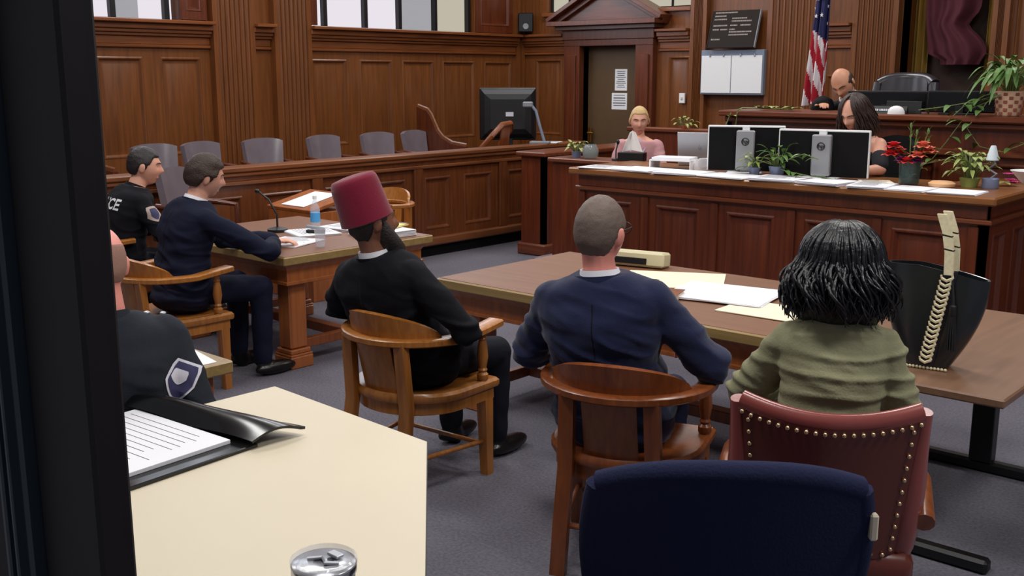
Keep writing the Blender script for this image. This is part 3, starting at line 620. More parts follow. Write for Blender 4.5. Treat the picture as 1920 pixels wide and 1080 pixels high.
def headpts(nu=56, nv=44, fem=0):
    out = []
    for i in range(nv + 1):
        t = -pi / 2 + pi * i / nv; t = max(-pi / 2 + .03, min(pi / 2 - .03, t))
        out.append([sculpt((.077 * cos(t) * cos(2 * pi * j / nu), .098 * cos(t) * sin(2 * pi * j / nu), .120 * sin(t)), fem) for j in range(nu)])
    return out
def hand(mb, w, d, palm_n, sg, curl=.5, s=1.0):
    d = d.normalized(); n = (palm_n - d * palm_n.dot(d)).normalized(); a = d.cross(n) * sg   # a points to the thumb side
    rot = M((a, d, n)).transposed()
    mb.ell(w + d * .048 * s, (.041 * s, .054 * s, .016 * s), rot, 14, 8)
    for k, (off, L) in enumerate(((.030, .072), (.010, .082), (-.010, .076), (-.030, .058))):
        p0 = w + d * .075 * s + a * off * s; c = curl * (1 + .12 * k); spread = a * off * .35
        d1 = (d * cos(c * .5) - n * sin(c * .5) + spread).normalized(); d2 = (d * cos(c * 1.3) - n * sin(c * 1.3) + spread).normalized(); d3 = (d * cos(c * 2) - n * sin(c * 2)).normalized()
        p1 = p0 + d1 * L * .5 * s; p2 = p1 + d2 * L * .32 * s; p3 = p2 + d3 * L * .26 * s
        mb.tube([p0 - d * .02 * s, p0, p1, p2, p3], [.0095 * s, .0095 * s, .0085 * s, .0078 * s, .0055 * s], 8)
    t0 = w + d * .028 * s + a * .030 * s; t1 = t0 + (d * .6 + a * .75).normalized() * .034 * s; t2 = t1 + (d * .85 + a * .35 - n * .25).normalized() * .03 * s
    mb.tube([t0 - a * .02 * s, t0, t1, t2], [.012 * s, .012 * s, .0105 * s, .007 * s], 8)
class Human: pass
def human(label, loc, rz, seat=.46, lean=0, side=0, head=(0, 0, 0), s=1.0, skin='skin_light', elbow=None, wrist=None, palm=None, feet=True, wide=1.0, fem=0, neckfwd=.03, hdrop=0, curl=.5, knees=None, ankles=None):
    h = Human(); t = thing('person', label, 'person', loc, rz); h.root = t; h.s = s
    P0 = V((0, 0, seat + .10)); f, b = R(lean), R(side)
    up = V((sin(b), sin(f), cos(f) * cos(b))).normalized(); rt = V((1, 0, 0)); rt = (rt - up * rt.dot(up)).normalized(); fw = up.cross(rt)
    h.up, h.rt, h.fw = up, rt, fw
    def sp(tt): return P0 + up * tt * s + fw * (.028 * sin(max(0, min(1, tt / .5)) * pi) * -1) * s
    h.sp = sp
    prof = [(-.10, .10, .09), (-.085, .165, .12), (0, .182, .132), (.10, .165, .122), (.20, .152, .112), (.30, .168, .120), (.38, .184, .118), (.425, .192, .104), (.450, .186, .094), (.470, .160, .086), (.490, .112, .076), (.512, .066, .062)]
    if fem: prof = [(a, w * (.93 if a > .2 else .98) * (.93 if .1 <= a <= .2 else 1), d * .95) for a, w, d in prof]
    def torso(mb, e, t0=-1, t1=1, we=1.0):
        rs = []
        for a, w, d in prof:
            if a < t0 or a > t1: continue
            c = sp(a); q = []
            for j in range(24):
                th = 2 * pi * j / 24; cx, sy = cos(th), sin(th)
                q.append(c + rt * ((w * s * wide + e * we) * (abs(cx) ** .82) * (1 if cx > 0 else -1)) + fw * ((d * s + e) * (abs(sy) ** .9) * (1 if sy > 0 else -1)))
            rs.append(q)
        mb.rings(rs)
    h.torso = torso
    nb = sp(.495); hc = nb + (up * .6 + V((0, 0, 1)) * .4).normalized() * (.156 - hdrop) * s + fw * neckfwd
    h.nb, h.hc = nb, hc
    Hm = M.Translation(hc) @ Euler((R(head[1]), R(head[2]), R(head[0])), 'YXZ').to_matrix().to_4x4() @ M.Diagonal((s * 1.05, s * 1.05, s * 1.04, 1)); h.Hm = Hm
    h.nd = ((Hm @ V((0, -.018, -.06))) - nb).normalized()
    sh = {k: sp(.418) + rt * (k * .166 * s * wide) for k in (-1, 1)}; h.sh = sh
    E = {k: V((elbow or {}).get(k, (k * .27, -.02, seat + .24))) for k in (-1, 1)}; Wr = {k: V((wrist or {}).get(k, (k * .18, .22, seat + .24))) for k in (-1, 1)}
    h.E, h.W = E, Wr
    K = {k: V((knees or {}).get(k, (k * .14, .43, seat + .055))) for k in (-1, 1)}; A = {k: V((ankles or {}).get(k, (k * .14, .42, .085))) for k in (-1, 1)}
    h.K, h.A = K, A; HP = {k: V((k * .095 * s, .02, seat + .092)) for k in (-1, 1)}; h.HP = HP
    mb = MB(); torso(mb, 0); mb.limb(nb - up * .03, Hm @ V((0, -.018, -.06)), .060 * s * (.85 if fem else 1), .056 * s * (.85 if fem else 1))
    mb.rings([[Hm @ p for p in r] for r in headpts(fem=fem)])
    for k in (-1, 1):
        ear = MB(); ear.ell((0, 0, 0), (.009, .019, .033), None, 12, 8); ear.ell((.004 * k, -.008, .004), (.008, .012, .026), None, 12, 8)
        er = Hm @ M.Translation((k * .079, -.010, -.008)) @ M.Rotation(R(-28) * k, 4, 'Z') @ M.Rotation(R(-10), 4, 'X')
        mb.add([er @ p for p in ear.v], ear.f)
        mb.limb(sh[k], E[k], .054 * s, .040 * s); mb.limb(E[k], Wr[k], .041 * s, .026 * s)
        n = V((palm or {}).get(k, (0, 0, 1))); hand(mb, Wr[k], (Wr[k] - E[k]), n, k, curl, s)
        if feet:
            mb.limb(HP[k], K[k], .082 * s, .058 * s); mb.limb(K[k], A[k], .055 * s, .037 * s)
            mb.ell(A[k] + V((k * .02, .075, -.045)), (.042, .125, .036), None)
        else: mb.limb(HP[k], K[k], .082 * s, .058 * s)
    h.body = voxel(mb, 'body', skin, t, .0062, 2); return h
def surf(x, z, fem=0):
    xx = x
    if z < 0: xx = x / (1 - (.26 + .06 * fem) * min(1, -z / .118) ** 1.3)
    return sculpt((xx, .098 * sqrt(max(.01, 1 - (z / .12) ** 2 - (xx / .077) ** 2)), z), fem).y
def face(h, brow='hair_brown', lips='lip'):
    for k in (-1, 1):
        m = MB(); m.ell(h.Hm @ V((k * .031, surf(.031, .008) - .0085, .008)), (.0125,) * 3, None, 12, 8); m.build('eye', 'eye_white', h.root, 60)
        m = MB(); m.ell(h.Hm @ V((k * .031, surf(.031, .008) + .0012, .006)), (.0055, .003, .0055), None, 10, 6); m.build('iris', 'iris', h.root, 60)
        m = MB(); m.tube([h.Hm @ V((k * x, surf(x, z) + .001, z)) for x, z in ((.013, .026), (.026, .031), (.040, .030), (.052, .022))], [.0025, .0035, .003, .0015], 6); m.build('eyebrow', brow, h.root, 60)
    m = MB(); m.tube([h.Hm @ V((x, surf(x, -.069) - .001, -.069 - abs(x) * .03)) for x in (-.024, -.012, 0, .012, .024)], [.002, .0042, .005, .0042, .002], 8); m.build('lips', lips, h.root, 60)
def shortline(p, top=.062, side=.012, nape=-.062, burn=-.02):
    x, y, z = p; y = y / .098
    ln = top if y > .62 else (side + (top - side) * sm(.30, .62, y) if y > .2 else (side if y > -.12 else side + (nape - side) * sm(-.12, -.5, y)))
    if -.02 < y < .2 and burn < side: ln = min(ln, burn + (side - burn) * abs((y - .1) / .12) ** 2 if abs(y - .1) < .1 else ln)
    return z - ln
def hair(h, f, th, mt, nz=.003, ns=40, name='hair', sink=.014, fem=0):
    rs = []
    for r in headpts(72, 56, fem):
        q = []
        for p in r:
            a = sm(-.007, .007, f(p)); o = -sink + (th + sink) * a; d = V((p.x, p.y, p.z * .8)).normalized()
            q.append(h.Hm @ (p + d * (o + a * nz * NZ.noise(p * ns))))
        rs.append(q)
    m = MB(); m.rings(rs); return m.build(name, mt, h.root, 70)
def ridge(q): return max(0, 1 - 3.2 * abs(NZ.noise(q)))
def shell(h, name, mt, e=.016, cuff=.03, arms=True, hem=True, we=1.3, wr=.008, sl=(.066, .056, .044), vox=.009, sleeve_end=None, t1=.52, fold=.004, hf=0):
    mb = MB(); h.torso(mb, e, -.2, t1, we); s = h.s
    if hem: mb.ell(h.sp(-.06) + V((0, 0, 0)), (.205 * s, .165 * s, .085), None)
    if arms:
        for k in (-1, 1):
            mb.limb(h.sh[k], h.E[k], sl[0] * s, sl[1] * s)
            d = (h.W[k] - h.E[k]); L = d.length; mb.limb(h.E[k], h.E[k] + d * ((L - cuff) / L), sl[1] * s, sl[2] * s)
    o = (random.random() * 9)
    def fn(v, n):
        q = V((v.x * 7, v.y * 7, v.z * 16 + o)); 
        el = min((v - h.E[1]).length, (v - h.E[-1]).length) if arms else 1; lo = 1 - sm(.25, .45, (v - h.sp(0)).dot(h.up) / s)
        g = .35 + .9 * exp(-(el / .11) ** 2) + .7 * lo
        return v + n * (NZ.noise(q) * wr + fold * 1.5 * g * ridge(V((v.x * 5 + o, v.y * 5, v.z * 15 + v.x * 5))) + hf * ridge(V((v.x * 2.2 + o, v.y * 2, v.z * 17 + 3))))
    return voxel(mb, name, mt, h.root, vox, 4, fn)
def trousers(h, mt, e=.014, shoes='shoe'):
    mb = MB(); h.torso(mb, e + .004, -.2, .05); mb.ell(h.sp(-.03), (.19 * h.s, .15 * h.s, .09), None)
    for k in (-1, 1): mb.limb(h.HP[k], h.K[k], .082 + e, .060 + e); mb.limb(h.K[k], h.A[k] + V((0, 0, .02)), .058 + e, .042 + e)
    voxel(mb, 'trousers', mt, h.root, .011, 4, lambda v, n: v + n * NZ.noise(v * 14) * .006)
    if shoes:
        for k in (-1, 1):
            m = MB(); m.ell(h.A[k] + V((k * .02, .075, -.042)), (.05, .145, .042), None); m.limb(h.A[k] + V((0, 0, .02)), h.A[k] + V((0, .02, -.04)), .05, .05); voxel(m, 'shoe', shoes, h.root, .01, 2)
def collar(h, mt, r=.068, z0=-.012, z1=.036, name='collar', tilt=.012):
    rs = []
    for k, (z, rr) in enumerate(((z0, r + .012), (z0 + .012, r + .007), (z1, r), (z1 - .002, r - .006), (z0, r - .004))):
        c = h.nb + h.nd * z; rs.append([c + h.rt * (rr * h.s * cos(2 * pi * j / 28)) + h.fw * (rr * h.s * .98 * sin(2 * pi * j / 28)) + h.nd * (-tilt * sin(2 * pi * j / 28)) for j in range(28)])
    m = MB(); m.rings(rs, False); return m.build(name, mt, h.root, 60)
def decal(h, target, vs, fs, center, xdir, ydir, mt, name, off=.004, parent=None):   # a flat emblem or lettering laid onto cloth
    me = target.data; tr = BVHTree.FromPolygons([v.co for v in me.vertices], [tuple(p.vertices) for p in me.polygons])
    x = V(xdir).normalized(); n = x.cross(V(ydir)).normalized(); y = n.cross(x); out = []
    for p in vs:
        q = V(center) + x * p[0] + y * p[1]; hit = tr.ray_cast(q + n * .25, -n, .6)[0]
        out.append((hit if hit is not None else q) + n * (off + p[2] if len(p) > 2 else off))
    m = MB(); m.add(out, fs); return m.build(name, mt, parent or h.root, 0, recalc=False)
def gridpoly(fn_in, w, hgt, nx=14, ny=18):
    vs = []; fs = []
    for i in range(nx + 1):
        for j in range(ny + 1):
            v = j / ny; hw = fn_in(v); vs.append(((-1 + 2 * i / nx) * hw * w / 2, (v - .5) * hgt, 0))
    for i in range(nx):
        for j in range(ny): a = i * (ny + 1) + j; fs.append((a, a + ny + 1, a + ny + 2, a + 1))
    return vs, fs
shield = lambda v: (min(1, (v / .45) ** .6) if v < .45 else 1 - .15 * max(0, (v - .85) / .15))

def back_seam(h, jk, mt):
    vs, fs = gridpoly(lambda v: 1, .0035, .40, 1, 40); decal(h, jk, vs, fs, h.sp(.25) - h.fw * .1, h.rt, h.up, mt, 'back_seam', .0012)
# man writing, navy suit
h = human('man in a navy suit seated at the paper-strewn table, leaning on it and writing', (-5.41, 3.22, 0), -4, .49, 11, 3, (-12, -12, 3), 1.0, 'skin_light', {1: (.40, .34, .80), -1: (-.28, .42, .80)}, {1: (.02, .60, .785), -1: (-.10, .70, .775)}, None, True, 1.0, 0, .05)
u = shell(h, 'suit_jacket', 'suit_blue', wr=.010, fold=.006); back_seam(h, u, 'black_matte'); trousers(h, 'suit_blue'); collar(h, 'shirt_white'); collar(h, 'suit_blue', .080, -.035, .018, 'jacket_collar')
hair(h, lambda p: shortline(p, .058, .006, -.058), .016, 'hair_brown', .006, 30)
face(h)
# policeman
h = human('policeman in black uniform in profile with white lettering across his shoulders', (-6.735, 3.555, 0), -12, .44, 14, 0, (-18, -6, 0), 1.03, 'skin_light', {1: (.34, .22, .70), -1: (-.3, .2, .72)}, {1: (.12, .42, .72), -1: (-.12, .42, .73)}, None, True, 1.12, 0, .05)
u = shell(h, 'uniform_shirt', 'uniform_black', .022, .05); trousers(h, 'trouser_black'); collar(h, 'uniform_black', .07, -.01, .03)
hair(h, lambda p: shortline(p, .060, .012, -.055), .008, 'hair_dark', .003, 60); face(h, 'hair_dark')
vs, fs = textmesh('POLICE', .105, .003); decal(h, u, vs, fs, h.sp(.37) - h.fw * .1, h.rt, h.up, 'white', 'lettering', .004)
vs, fs = gridpoly(shield, .085, .12); ax = (h.E[1] - h.sh[1]).normalized()
decal(h, u, vs, fs, h.sh[1] + ax * .12 + V((.03, 0, 0)), V((-.45, .9, 0)) * 1, -ax, 'patch_tan', 'sleeve_patch', .004)
vs, fs = gridpoly(shield, .055, .085); decal(h, u, vs, fs, h.sh[1] + ax * .12 + V((.03, 0, 0)), V((-.45, .9, 0)), -ax, 'patch_navy', 'patch_field', .006)
m = MB(); m.tube([h.sh[1] + V((-.07, -.10, -.02)), h.sh[1] + V((-.06, -.14, -.15)), h.sh[1] + V((-.06, -.13, -.26))], .006); m.build('radio_cord', 'grey_plastic', h.root)
# man in the fez
h = human('man in a maroon fez and black suit leaning back in an oak armchair', (-3.36, 3.12, 0), 4, .46, -18, -7, (-20, 4, -7), 1.0, 'skin_brown', {1: (.37, -.06, .745), -1: (-.36, -.1, .76)}, {1: (.12, .19, .66), -1: (-.24, .18, .73)}, None, True, 1.2, 0, .02, .008)
u = shell(h, 'suit_jacket', 'suit_black', .02, wr=.010, fold=.006); back_seam(h, u, 'black'); trousers(h, 'trouser_black'); collar(h, 'shirt_white'); collar(h, 'suit_black', .082, -.035, .016, 'jacket_collar')
hair(h, lambda p: min(shortline(p, .05, .0, -.085), .04 - p[2]), .006, 'hair_dark', .003, 60)
m = MB(); rs = [(.001, .025), (.094, .022), (.103, .026), (.101, .04), (.094, .15), (.090, .172), (.082, .184), (.05, .189), (.001, .190)]
m.lathe(rs, (0, 0, 0), 36, None, h.Hm @ M.Translation((0, -.012, -.016)) @ M.Rotation(R(12), 4, 'X') @ M.Diagonal((1.0, 1.08, 1.16, 1)))
fz = m.build('fez_hat', 'fez_red', h.root, 50)
m = MB(); m.ell(h.Hm @ V((-.02, -.02, .192)), (.006, .006, .012), None, 8, 6); m.build('hat_stalk', 'fez_red', fz, 60)
m = MB(); rs = []
for z, w, y, d in ((.0, .079, .02, .03), (-.04, .082, .03, .05), (-.085, .080, .05, .06), (-.12, .070, .07, .06), (-.17, .055, .075, .045), (-.22, .035, .07, .03), (-.26, .008, .065, .008)): rs.append([h.Hm @ V((w * cos(2 * pi * j / 18), y + d * sin(2 * pi * j / 18), z)) for j in range(18)])
m.rings(rs); m.build('beard', 'hair_dark', h.root, 60)
# man in the centre
h = human('man in a navy suit and white collar seen from behind with brown cropped hair', (-2.23, 3.10, 0), 22, .465, -7, -5, (-14, 0, 0), 1.04, 'skin_pink', {1: (.36, .0, .765), -1: (-.335, .02, .76)}, {1: (.24, .26, .735), -1: (-.22, .26, .735)}, None, True, 1.08, 0, .03)
u = shell(h, 'suit_jacket', 'suit_navy', .022, .03, sl=(.07, .06, .046), wr=.010, fold=.007); back_seam(h, u, 'black_matte'); trousers(h, 'trouser_navy'); collar(h, 'shirt_white', .068, -.012, .036); collar(h, 'suit_navy', .088, -.045, .020, 'jacket_collar')
hair(h, lambda p: shortline(p, .055, .012, -.075), .007, 'hair_grey', .002, 80); face(h)
m = MB()
for k in (-1, 1):
    m.tube([h.Hm @ V(p) for p in ((k * .083, -.012, .012), (k * .083, .05, .014), (k * .068, .095, .012))], .0028, 6)
    m.tube([h.Hm @ V((k * .034 + .026 * cos(a), .112, .006 + .02 * sin(a))) for a in [2 * pi * i / 16 for i in range(17)]], .0022, 6)
m.build('eyeglasses', 'black', h.root)
# woman in olive
h = human('woman in an olive top with dark wavy hair seated with her back turned', (-1.29, 2.91, 0), 20, .50, 3, 0, (0, -4, 0), .97, 'skin_tan', {1: (.215, .03, .77), -1: (-.275, .12, .80)}, {1: (.16, .30, .765), -1: (-.20, .38, .765)}, None, True, .84, 1, .02)
u = shell(h, 'olive_top', 'olive', .016, .04, wr=.009, sl=(.062, .055, .045), hf=.010, vox=.0075); trousers(h, 'trouser_black')
random.seed(11); m = MB(); hm = h.Hm
def hell(c, r): m.ell(hm @ V(c), r, (hm.to_3x3().normalized()), 24, 16)
hell((0, -.02, .03), (.102, .118, .118)); hell((0, -.045, -.06), (.125, .10, .115)); hell((-.06, -.03, -.09), (.075, .08, .08)); hell((.06, -.03, -.09), (.075, .08, .08))
for i in range(430):
    a = R(-90 + random.uniform(-140, 140)); p = []; w = []; r0 = random.uniform(.104, .124); ph = random.uniform(0, 6.3); bot = random.uniform(-.145, -.06); out = random.uniform(.12, .165); cr = random.uniform(.010, .020); N = 18; w0 = random.uniform(.0032, .0066); turns = random.uniform(8, 13)
    for k in range(N + 1):
        q = k / N; g = sm(.45, .75, q)
        if q < .5: el = R(82 - 77 * q / .5); rr = r0 * cos(el); z = .03 + .118 * sin(el)
        else: u = (q - .5) / .5; rr = r0 + (out - r0) * sin(u * pi * .62); z = .04 + (bot - .04) * u
        rr += g * cr * cos(ph + q * turns); aa = a + g * cr / .12 * sin(ph + q * turns) + .05 * sin(ph + 6 * q)
        p.append(hm @ V((rr * cos(aa), rr * sin(aa) * .98 - .02, z))); w.append(w0 * (.5 if k == 0 else 1 - .7 * max(0, (q - .8) / .2)))
    m.tube(p, w, 6)
m.build('hair', 'hair_black', h.root, 70)
m = MB(); m.tube([hm @ V((.115 + .024 * cos(a), -.01, -.10 + .03 * sin(a))) for a in [2 * pi * i / 18 for i in range(19)]], .0025, 6); m.build('hoop_earring', 'gold', h.root)
# bald officer at the window frame
h = human('bald officer in dark uniform with a navy sleeve patch beside the window frame', (-3.13, 1.665, 0), 58, .425, 2, -8, (22, -4, 4), 1.0, 'skin_pink', {1: (.215, -.04, .66), -1: (-.30, .04, .70)}, {1: (.15, .20, .76), -1: (-.2, .2, .76)}, None, True, .97, 0, .03, -.03)
u = shell(h, 'uniform_shirt', 'uniform', .022, .05, sl=(.072, .064, .05)); trousers(h, 'uniform'); collar(h, 'uniform', .07, -.012, .03)
hair(h, lambda p: min(shortline(p, .02, .0, -.06), .07 - p[2]), .0015, 'stubble', .0005, 80)
ax = (h.E[1] - h.sh[1]).normalized()
vs, fs = gridpoly(shield, .085, .135); decal(h, u, vs, fs, h.sh[1] + ax * .17, V((.9, -.25, -.35)), -ax + V((.0, .25, .1)), 'patch_white', 'sleeve_patch', .004)
vs, fs = gridpoly(shield, .071, .118); decal(h, u, vs, fs, h.sh[1] + ax * .17, V((.9, -.25, -.35)), -ax + V((.0, .25, .1)), 'patch_navy', 'patch_field', .006)
vs, fs = gridpoly(shield, .045, .05); decal(h, u, vs, fs, h.sh[1] + ax * .155, V((.9, -.25, -.35)), -ax + V((.0, .25, .1)), 'patch_white', 'patch_emblem', .008)
m = MB(); m.ell(h.sh[1] + V((-.05, .02, .075)), (.011, .011, .006), None, 10, 6); m.ell(h.sh[1] + V((.0, .02, .07)), (.011, .011, .006), None, 10, 6); m.build('epaulet_pins', 'silver', h.root)
# witness
h = human('blonde woman in a dusty pink top with lanyard seated at the witness stand', (-5.30, 7.66, .2), -153, .485, 0, 0, (10, -10, 0), .96, 'skin_light', {1: (.22, .08, .72), -1: (-.22, .08, .72)}, {1: (.1, .28, .82), -1: (-.1, .28, .82)}, None, True, .95, 1, .02)
u = shell(h, 'pink_top', 'pink_cloth', .014, .02, t1=.47); trousers(h, 'trouser_black')
hair(h, lambda p: shortline(p, .066, .0, -.06), .007, 'hair_blonde', .002, 30, fem=1); face(h, 'hair_brown')
m = MB()
for k in (-1, 1): m.tube([h.nb + h.rt * k * .075 - h.fw * .03, h.sp(.46) + h.rt * k * .085 + h.fw * .075, h.sp(.36) + h.rt * k * .05 + h.fw * .14, h.sp(.26) + h.fw * .15], .006, 6)
m.build('lanyard', 'lilac', h.root); collar(h, 'lilac', .08, -.03, .0, 'scarf')
m = MB(); m.box(h.sp(.23) + h.fw * .15, (.06, .008, .08)); m.build('badge', 'patch_white', h.root)
# clerk
h = human('woman with shoulder-length dark wavy hair and bare shoulders behind the desk monitor', (-3.07, 7.22, .27), 168, .555, 12, 0, (4, -26, 0), .97, 'skin_light', {1: (.24, .20, .88), -1: (-.24, .16, .90)}, {1: (.14, .38, .875), -1: (-.16, .36, .885)}, None, True, .97, 1, .04)
shell(h, 'black_top', 'black_top', .012, 0, False, True, t1=.40); face(h, 'hair_dark')
mb = MB()
for k in (-1, 1):
    d = h.E[k] - h.sh[k]; mb = MB(); mb.limb(h.sh[k] + d * .5, h.sh[k] + d * .85, .056, .054); mb.build('off_shoulder_sleeve', 'black_top', h.root, 60)
trousers(h, 'trouser_black')
random.seed(5); m = MB(); hm = h.Hm
rr = hm.to_3x3().normalized(); m.ell(hm @ V((0, -.03, .03)), (.09, .095, .108), rr, 20, 12); m.ell(hm @ V((0, -.06, -.06)), (.1, .06, .11), rr, 20, 12)
for i in range(240):
    a = R(-90 + random.uniform(-152, 152)); p = []; w = []; r0 = random.uniform(.086, .102); ph = random.uniform(0, 6.3); bot = random.uniform(-.20, -.10); out = random.uniform(.10, .135); cr = random.uniform(.006, .013); N = 16; w0 = random.uniform(.0035, .007)
    for k in range(N + 1):
        q = k / N; g = sm(.4, .7, q)
        if q < .5: el = R(84 - 79 * q / .5); rr = r0 * cos(el); z = .03 + .105 * sin(el)
        else: u = (q - .5) / .5; rr = r0 + (out - r0) * sin(u * pi * .6); z = .038 + (bot - .038) * u
        rr += g * cr * cos(ph + q * 9); aa = a + g * cr / .1 * sin(ph + q * 9) + .05 * sin(ph + 6 * q)
        p.append(hm @ V((rr * cos(aa), rr * sin(aa) * 1.08 - .014, z))); w.append(w0 * (.5 if k == 0 else 1 - .7 * max(0, (q - .8) / .2)))
    m.tube(p, w, 6)
m.build('hair', 'hair_clerk', h.root, 70)
# judge
h = human('balding judge in a black robe leaning over papers at the high bench', (-3.57, 8.42, .52), 172, .52, 20, 10, (14, -38, 14), 1.0, 'skin_tan', {1: (.34, .18, .98), -1: (-.3, .2, .98)}, {1: (.20, .36, 1.03), -1: (-.16, .36, 1.03)}, None, True, 1.05, 0, .05)
shell(h, 'robe', 'robe', .03, .02, sl=(.085, .085, .09)); trousers(h, 'trouser_black'); collar(h, 'shirt_white', .074, -.02, .045)
hair(h, lambda p: min(shortline(p, .05, .008, -.06), .055 - p[2] - .6 * max(0, p[1])), .007, 'hair_brown', .003, 50); face(h)
# ------------------------------------------------------------------ things on the court desk
DT = 1.12
def leaf(m, b, d, L, w, droop=.3, mi=None):
    b = V(b); d = V(d).normalized(); sd = d.cross(V((0, 0, 1))); sd = sd.normalized() if sd.length > .05 else V((1, 0, 0)); n = sd.cross(d)
    rows = []
    for i in range(6):
        t = i / 5; ww = w * (sin(pi * min(1, t * .92 + .06)) ** .8) * (1 - .3 * t); c = b + d * L * t - V((0, 0, 1)) * droop * L * t * t
        rows.append([c - sd * ww + n * ww * .25, c, c + sd * ww + n * ww * .25])
    k = [p for r in rows for p in r]; m.add(k, [(i * 3 + j, i * 3 + j + 1, i * 3 + j + 4, i * 3 + j + 3) for i in range(5) for j in (0, 1)], mi)
def potplant(name, label, loc, potprof, potmat, n, Lr, w, h, spread, lm='leaf', droop=.5, group=None, rnd=1, vines=()):
    t = thing(name, label, 'plant', loc, 0, group); rg = random.Random(rnd)
    m = MB(); m.lathe(potprof, (0, 0, 0), 22); m.build('pot', potmat, t, 50)
    z0 = potprof[-1][1] - .01; m = MB(); st = MB()
    for i in range(n):
        a = rg.uniform(0, 2 * pi); el = rg.uniform(.15, 1.2); hh = h * rg.uniform(.25, 1); p = V((spread * .5 * cos(a) * rg.random(), spread * .5 * sin(a) * rg.random(), z0 + hh))
        d = V((cos(a) * cos(el), sin(a) * cos(el), sin(el))); q = p + d * spread * .5; st.tube([(p.x * .3, p.y * .3, z0 - .02), p, q], .0025, 5); leaf(m, q, V((d.x, d.y, d.z * .5)), rg.uniform(*Lr), w * rg.uniform(.7, 1.1), droop * rg.uniform(.5, 1.5))
    for pts in vines:
        st.tube(pts, .003, 5)
        for i in range(1, len(pts)):
            for q in (.35, .85):
                p = V(pts[i - 1]).lerp(V(pts[i]), q); a = rg.uniform(0, 6); leaf(m, p, (cos(a), sin(a), .2), rg.uniform(*Lr) * .9, w, .5)
    m.build('leaves', lm, t, 0, recalc=False); st.build('stem', 'stem', t); return t
def sheetpile(name, label, x, y, z, w, d, rz, n=1, mt='paper', cat='paper', group=None, hang=0, ink=True):
    t = thing(name, label, cat, (x, y, z), rz, group); m = MB()
    for k in range(n):
        a = random.uniform(-.03, .03); m.box((random.uniform(-.006, .006), random.uniform(-.006, .006), .0015 + .003 * k + .0006), (w, d, .0028), M.Rotation(a if k < n - 1 else 0, 3, 'Z'), 0)
    m.build('sheets', mt, t, 0)
    if ink:
        m = MB()
        for i in range(int(d / .022) - 2):
            L = w * random.uniform(.5, .8); m.box((-w * .42 + L / 2, d / 2 - .024 - .022 * i, .0034 + .003 * (n - 1) + .0013), (L, .0022, .0006), None, 0)
        m.build('print', 'ink', t, 0)
    return t
G = 'papers along the front edge of the court desk'
PP = [(-4.70, 6.345, .30, .28, 6, 2, 'thin sheets at the partition end of the desk front'), (-4.36, 6.345, .34, .29, -3, 4, 'white stack next to the thin sheets on the desk front'), (-4.00, 6.34, .34, .29, 3, 4, 'white stack in front of the grey laptop'),
      (-3.63, 6.345, .36, .29, -3, 3, 'white stack under the tilted monitor'), (-3.26, 6.345, .32, .3, 4, 6, 'thick white stack between the two desk monitors'), (-2.93, 6.34, .28, .29, -5, 6, 'white stack under the square-on monitor'),
      (-2.64, 6.34, .24, .28, 7, 5, 'white stack just past the square-on monitor'), (-2.39, 6.34, .24, .27, -3, 3, 'flat papers in front of the flower vase'), (-2.12, 6.345, .27, .27, 2, 3, 'flat white sheet near the outer corner of the desk')]
for (x, y, w, d, r, n, lab) in PP: sheetpile('paper_stack', lab, x, y, DT, w, d, r, n, 'paper', 'papers', G, 0, r > 3)
sheetpile('paper_stack', 'cream folder behind the flat papers near the vase', -2.72, 6.60, DT, .2, .24, 30, 2, 'paper_cream', 'papers')
def monitor(name, label, loc, rz, w, hgt, mts, foot=True, z0=.0, logo=False, pc=False):
    t = thing(name, label, 'monitor', loc, rz); zc = z0 + hgt / 2   # local +y is the back of the screen turned to the room
    m = MB(); m.box((0, 0, zc), (w, .034, hgt), None, .005); m.build('bezel', mts[0], t)
    m = MB(); m.box((0, .016, zc - .004), (w - .018, .012, hgt - .018), None, .004); m.build('back_cover', mts[1], t)
    m = MB(); m.box((0, -.0175, zc), (w - .03, .001, hgt - .03), None, 0); m.build('screen', 'screen_dark', t)
    if pc:
        m = MB(); m.box((0, .05, z0 + hgt * .47), (.125, .06, hgt * .86), None, .008); o = m.build('column', 'silver', t)
        m = MB(); cz = z0 + hgt * .66; m.tube([(.024 * cos(a), .082, cz + .024 * sin(a)) for a in [2 * pi * i / 24 for i in range(25)]], .0035, 6)
        vs, fs = textmesh('hp', .038, .001); m.add([(-p[0], .083, cz + p[1]) for p in vs], fs); m.build('logo', 'black', o, 0)
        m = MB(); m.box((0, .03, z0 + hgt - .02), (.05, .03, .035), None, .003); m.build('bracket', 'white', t)
    if foot:
        m = MB(); m.box((0, .03, z0 / 2 + .01), (.06, .03, z0 + .08), None, .004); m.build('neck', mts[0], t); m = MB(); m.box((0, .03, .006), (.24, .2, .012), None, .004); m.build('base', mts[0], t)
    return t
MC = ('white', 'black_matte')
monitor('computer_monitor', 'tilted black desk monitor with pale frame and grey column nearer the laptop', (-3.70, 6.66, DT), 205, .53, .32, MC, True, .012, False, True)
monitor('computer_monitor', 'black desk monitor facing away square-on hiding the dark-haired woman', (-3.12, 6.66, DT), 192, .60, .315, MC, True, .008, True, True)
# laptop
t = thing('laptop', 'open silver laptop with its lid back towards the room', 'laptop', (-4.23, 6.93, DT), 200)
m = MB(); m.box((0, -.12, .009), (.34, .24, .016), None, .004); m.build('base', 'silver', t)
m = MB(); rot = M.Rotation(R(-12), 3, 'X'); m.box((0, .03, .135), (.34, .010, .245), rot, .004); ld = m.build('lid', 'silver', t)
m = MB(); m.ell((0, .0375, .140), (.014, .002, .016), rot, 14, 8); m.ell((.004, .041, .160), (.0035, .0015, .006), rot, 8, 6); m.build('logo', 'grey_plastic', ld)
